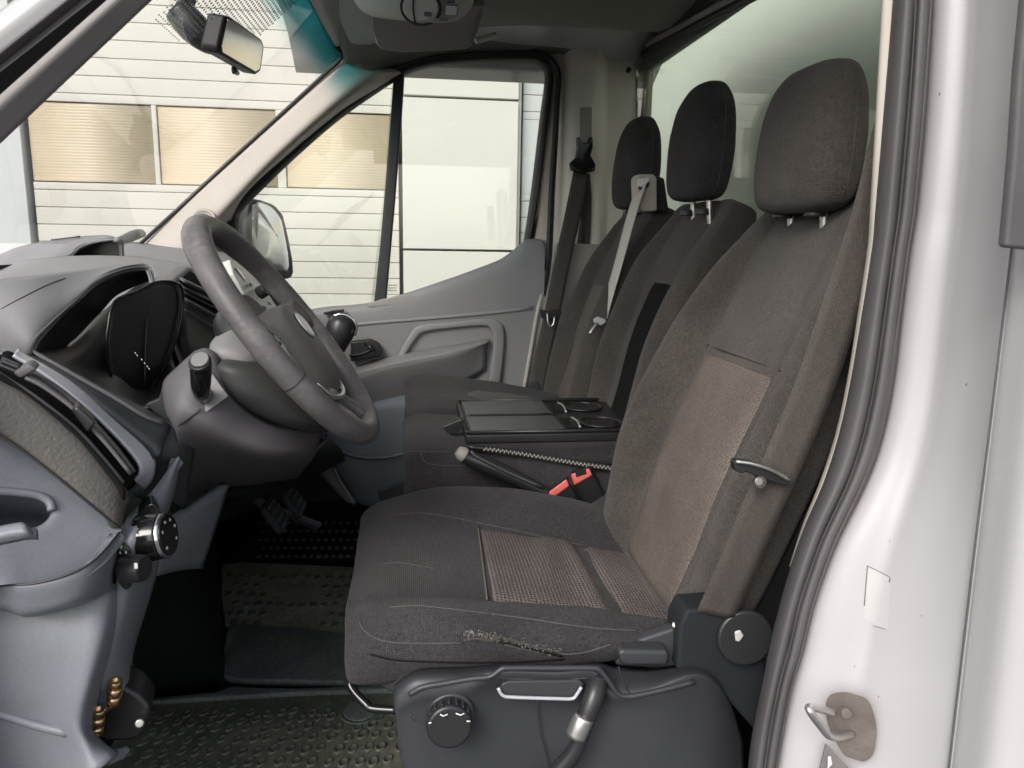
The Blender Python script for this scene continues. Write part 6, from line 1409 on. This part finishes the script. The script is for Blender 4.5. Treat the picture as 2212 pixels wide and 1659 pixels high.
# ================================================================== OVERHEAD
im = thing('interior_mirror', 'black framed interior mirror hanging from the windscreen', 'rear-view mirror', tuple(P(520, 150, 1.66)))
mf = [(489, 39), (503, 43), (562, 86), (567, 101), (560, 150), (551, 156), (477, 113), (475, 100)]
my = [1.585, 1.60, 1.735, 1.745, 1.735, 1.72, 1.575, 1.57]
mc = P(520, 96, 1.66)
nrm = V((0.965, -0.20, -0.15)).normalized()
mo = [on_plane(u, v, mc, nrm) for u, v in mf]
mc = sum(mo, V((0, 0, 0)))/len(mo)
mhs = plate('mirror_housing', [mc+(p-mc)*1.10+nrm*0.001 for p in mo], -nrm*0.035, M['seal_black'], im, 0.008, 0, 3)
plate('mirror_glass', [mc+(p-mc)*0.97+nrm*0.0025 for p in mo], -nrm*0.004, M['chrome'], mhs, 0.0008)
tube('dip_lever', [mc-nrm*0.01+V((0, 0, -0.045))+(P(505, 148, 1.64)-P(520, 120, 1.64))*0.3, P(505, 148, 1.645), P(507, 158, 1.64)], 0.005, M['satin_black'], im, 8, 3)
tube('mirror_stem', [P(384, 22, 1.64), P(420, 62, 1.64), P(452, 92, 1.64), P(478, 100, 1.645)], [0.028, 0.030, 0.022, 0.014], M['satin_black'], im, 12, 5)
cyl('stem_foot', P(392, 12, 1.655), (0.85, 0, -0.5), 0.035, 0.012, M['headliner'], im, 20, 0.003)
# printed dots on the glass round the mirror foot: a band of many small discs
fv, ff = [], []
top_c = ws_rows[-1]; low_c = ws_rows[-2]
for i in range(34):
    for j in range(30):
        y = 1.42+0.42*i/33+(0.006 if j % 2 else 0); s_ = 2.1*j/29
        if s_ > 1.1 and i > 33-(s_-1.1)*22: continue
        a = V((sp1([-2.34, -2.1, -1.62, -1.1, -0.84], [p.x for p in top_c], -y), y, sp1([-2.34, -2.1, -1.62, -1.1, -0.84], [p.z for p in top_c], -y)))
        b = V((sp1([-2.34, -2.1, -1.62, -1.1, -0.84], [p.x for p in low_c], -y), y, sp1([-2.34, -2.1, -1.62, -1.1, -0.84], [p.z for p in low_c], -y)))
        dd = (b-a).normalized(); q = a.lerp(b, 0.02+1.0*s_)+V((0.004, 0, -0.003)); k = len(fv)
        rr2 = 0.0046*(1-0.30*s_)
        fv += [q+(dd*math.cos(t)+Y*math.sin(t))*rr2 for t in [math.pi*2*m_/6 for m_ in range(6)]]; ff.append(tuple(range(k, k+6)))
fo = mesh('printed_dots', fv, ff, M['frit'], wsc, False); fo['kind'] = 'stuff'; thick(fo, 0.0006)

oc = thing('overhead_console', 'pale grey overhead console with a round reading lamp, hanging from the roof lining', 'overhead console', tuple(P(890, 47, 1.5)))
loft('console_body', [
    [P(752, -60, 1.42), P(762, -4, 1.45), P(800, 34, 1.47), P(894, 46, 1.45), P(976, 48, 1.44), P(1012, 24, 1.44), P(1026, -6, 1.44), P(1035, -70, 1.42)],
    [P(758, -60, 1.56), P(770, 0, 1.58), P(806, 32, 1.6), P(894, 42, 1.58), P(972, 43, 1.58), P(1008, 20, 1.58), P(1022, -6, 1.58), P(1030, -70, 1.56)],
    [P(770, -80, 1.66), P(785, -20, 1.68), P(820, 10, 1.68), P(894, 22, 1.68), P(966, 22, 1.68), P(1000, 2, 1.68), P(1014, -20, 1.68), P(1020, -80, 1.66)]], M['console_grey'], oc, 4, 4)
lc = P(909, 15, 1.437)
la = V((0.05, -0.72, -0.70)).normalized()
lmp = cyl('reading_lamp', lc-la*0.004, la, 0.0300, 0.009, M['label_film'], oc, 32, 0.003, 0.028, 1.12)
tube('lamp_rim', [lc+(X*math.cos(t)*1.1+la.cross(X)*math.sin(t))*0.031+la*0.003 for t in [2*math.pi*k/24 for k in range(24)]], 0.0022, M['satin_black'], lmp, 6, 2, True)
tube('lamp_divider', [lc+la.cross(X)*0.026-X*0.012+la*0.006, lc-X*0.014+la*0.006, lc-la.cross(X)*0.026-X*0.010+la*0.006], 0.0016, M['satin_black'], lmp, 6, 3)
plate('lamp_switch', rrect(lc+X*0.012+la*0.0065-la.cross(X)*0.008, X, la.cross(X), 0.014, 0.008, 0.003), la*0.002, M['dash_mid'], lmp, 0.0005)
c_ = P(974, 20, 1.432); plate('console_button', rrect(c_, X, la.cross(X), 0.021, 0.018, 0.003), la*0.004, M['label_film'], oc, 0.001)
for dx_, dz_ in ((-1, 0), (1, 0), (0, 1)):
    tube('button_edge', [c_+X*(0.0105*dx_ if dx_ else -0.0105)-la.cross(X)*0.009*(1 if dx_ else dz_)*-1+la*0.003, c_+X*(0.0105*dx_ if dx_ else 0.0105)-la.cross(X)*(0.009*(-1 if dx_ else dz_))*-1+la*0.003], 0.001, M['dash_dark'], oc, 5, 1)
for (u, v) in ((958, 41), (974, 2)):
    plate('console_slot', [P(u, v, 1.436)+d_ for d_ in (V((-0.007, 0, -0.002)), V((0.007, 0, -0.002)), V((0.006, 0, 0.003)), V((-0.006, 0, 0.003)))], V((0, 0.004, 0)), M['dash_mid'], oc, 0.0005)
sv_ = thing('sun_visor', 'grey sun visor folded up behind the overhead console', 'sun visor', tuple(P(930, 110, 1.8)))
plate('visor_board', [P(800, 20, 1.70), P(806, 60, 1.74), P(812, 96, 1.80), P(822, 109, 1.82), P(871, 115, 1.83), P(950, 112, 1.82), P(1006, 108, 1.81), P(1018, 102, 1.80), P(1034, 60, 1.74), P(1050, 12, 1.70)], V((0.0, 0.02, 0.025)), M['visor_grey'], sv_, 0.006)
tube('visor_pivot', [P(1028, 88, 1.83), P(1050, 82, 1.84), P(1070, 76, 1.85)], 0.007, M['console_grey'], sv_, 8, 4)
patch('header_trim', [[P(690, -10, 2.05), P(720, 40, 2.14), P(748, 86, 2.22), P(764, 97, 2.24), P(800, 96, 2.24)], [P(730, -30, 1.9), P(760, 20, 1.95), P(790, 60, 2.05), P(806, 80, 2.1), P(830, 88, 2.12)], [P(770, -40, 1.8), P(800, 0, 1.85), P(826, 40, 1.95), P(846, 60, 2.0), P(870, 70, 2.05)]], M['visor_grey'], van, 4, 4, 0.01)
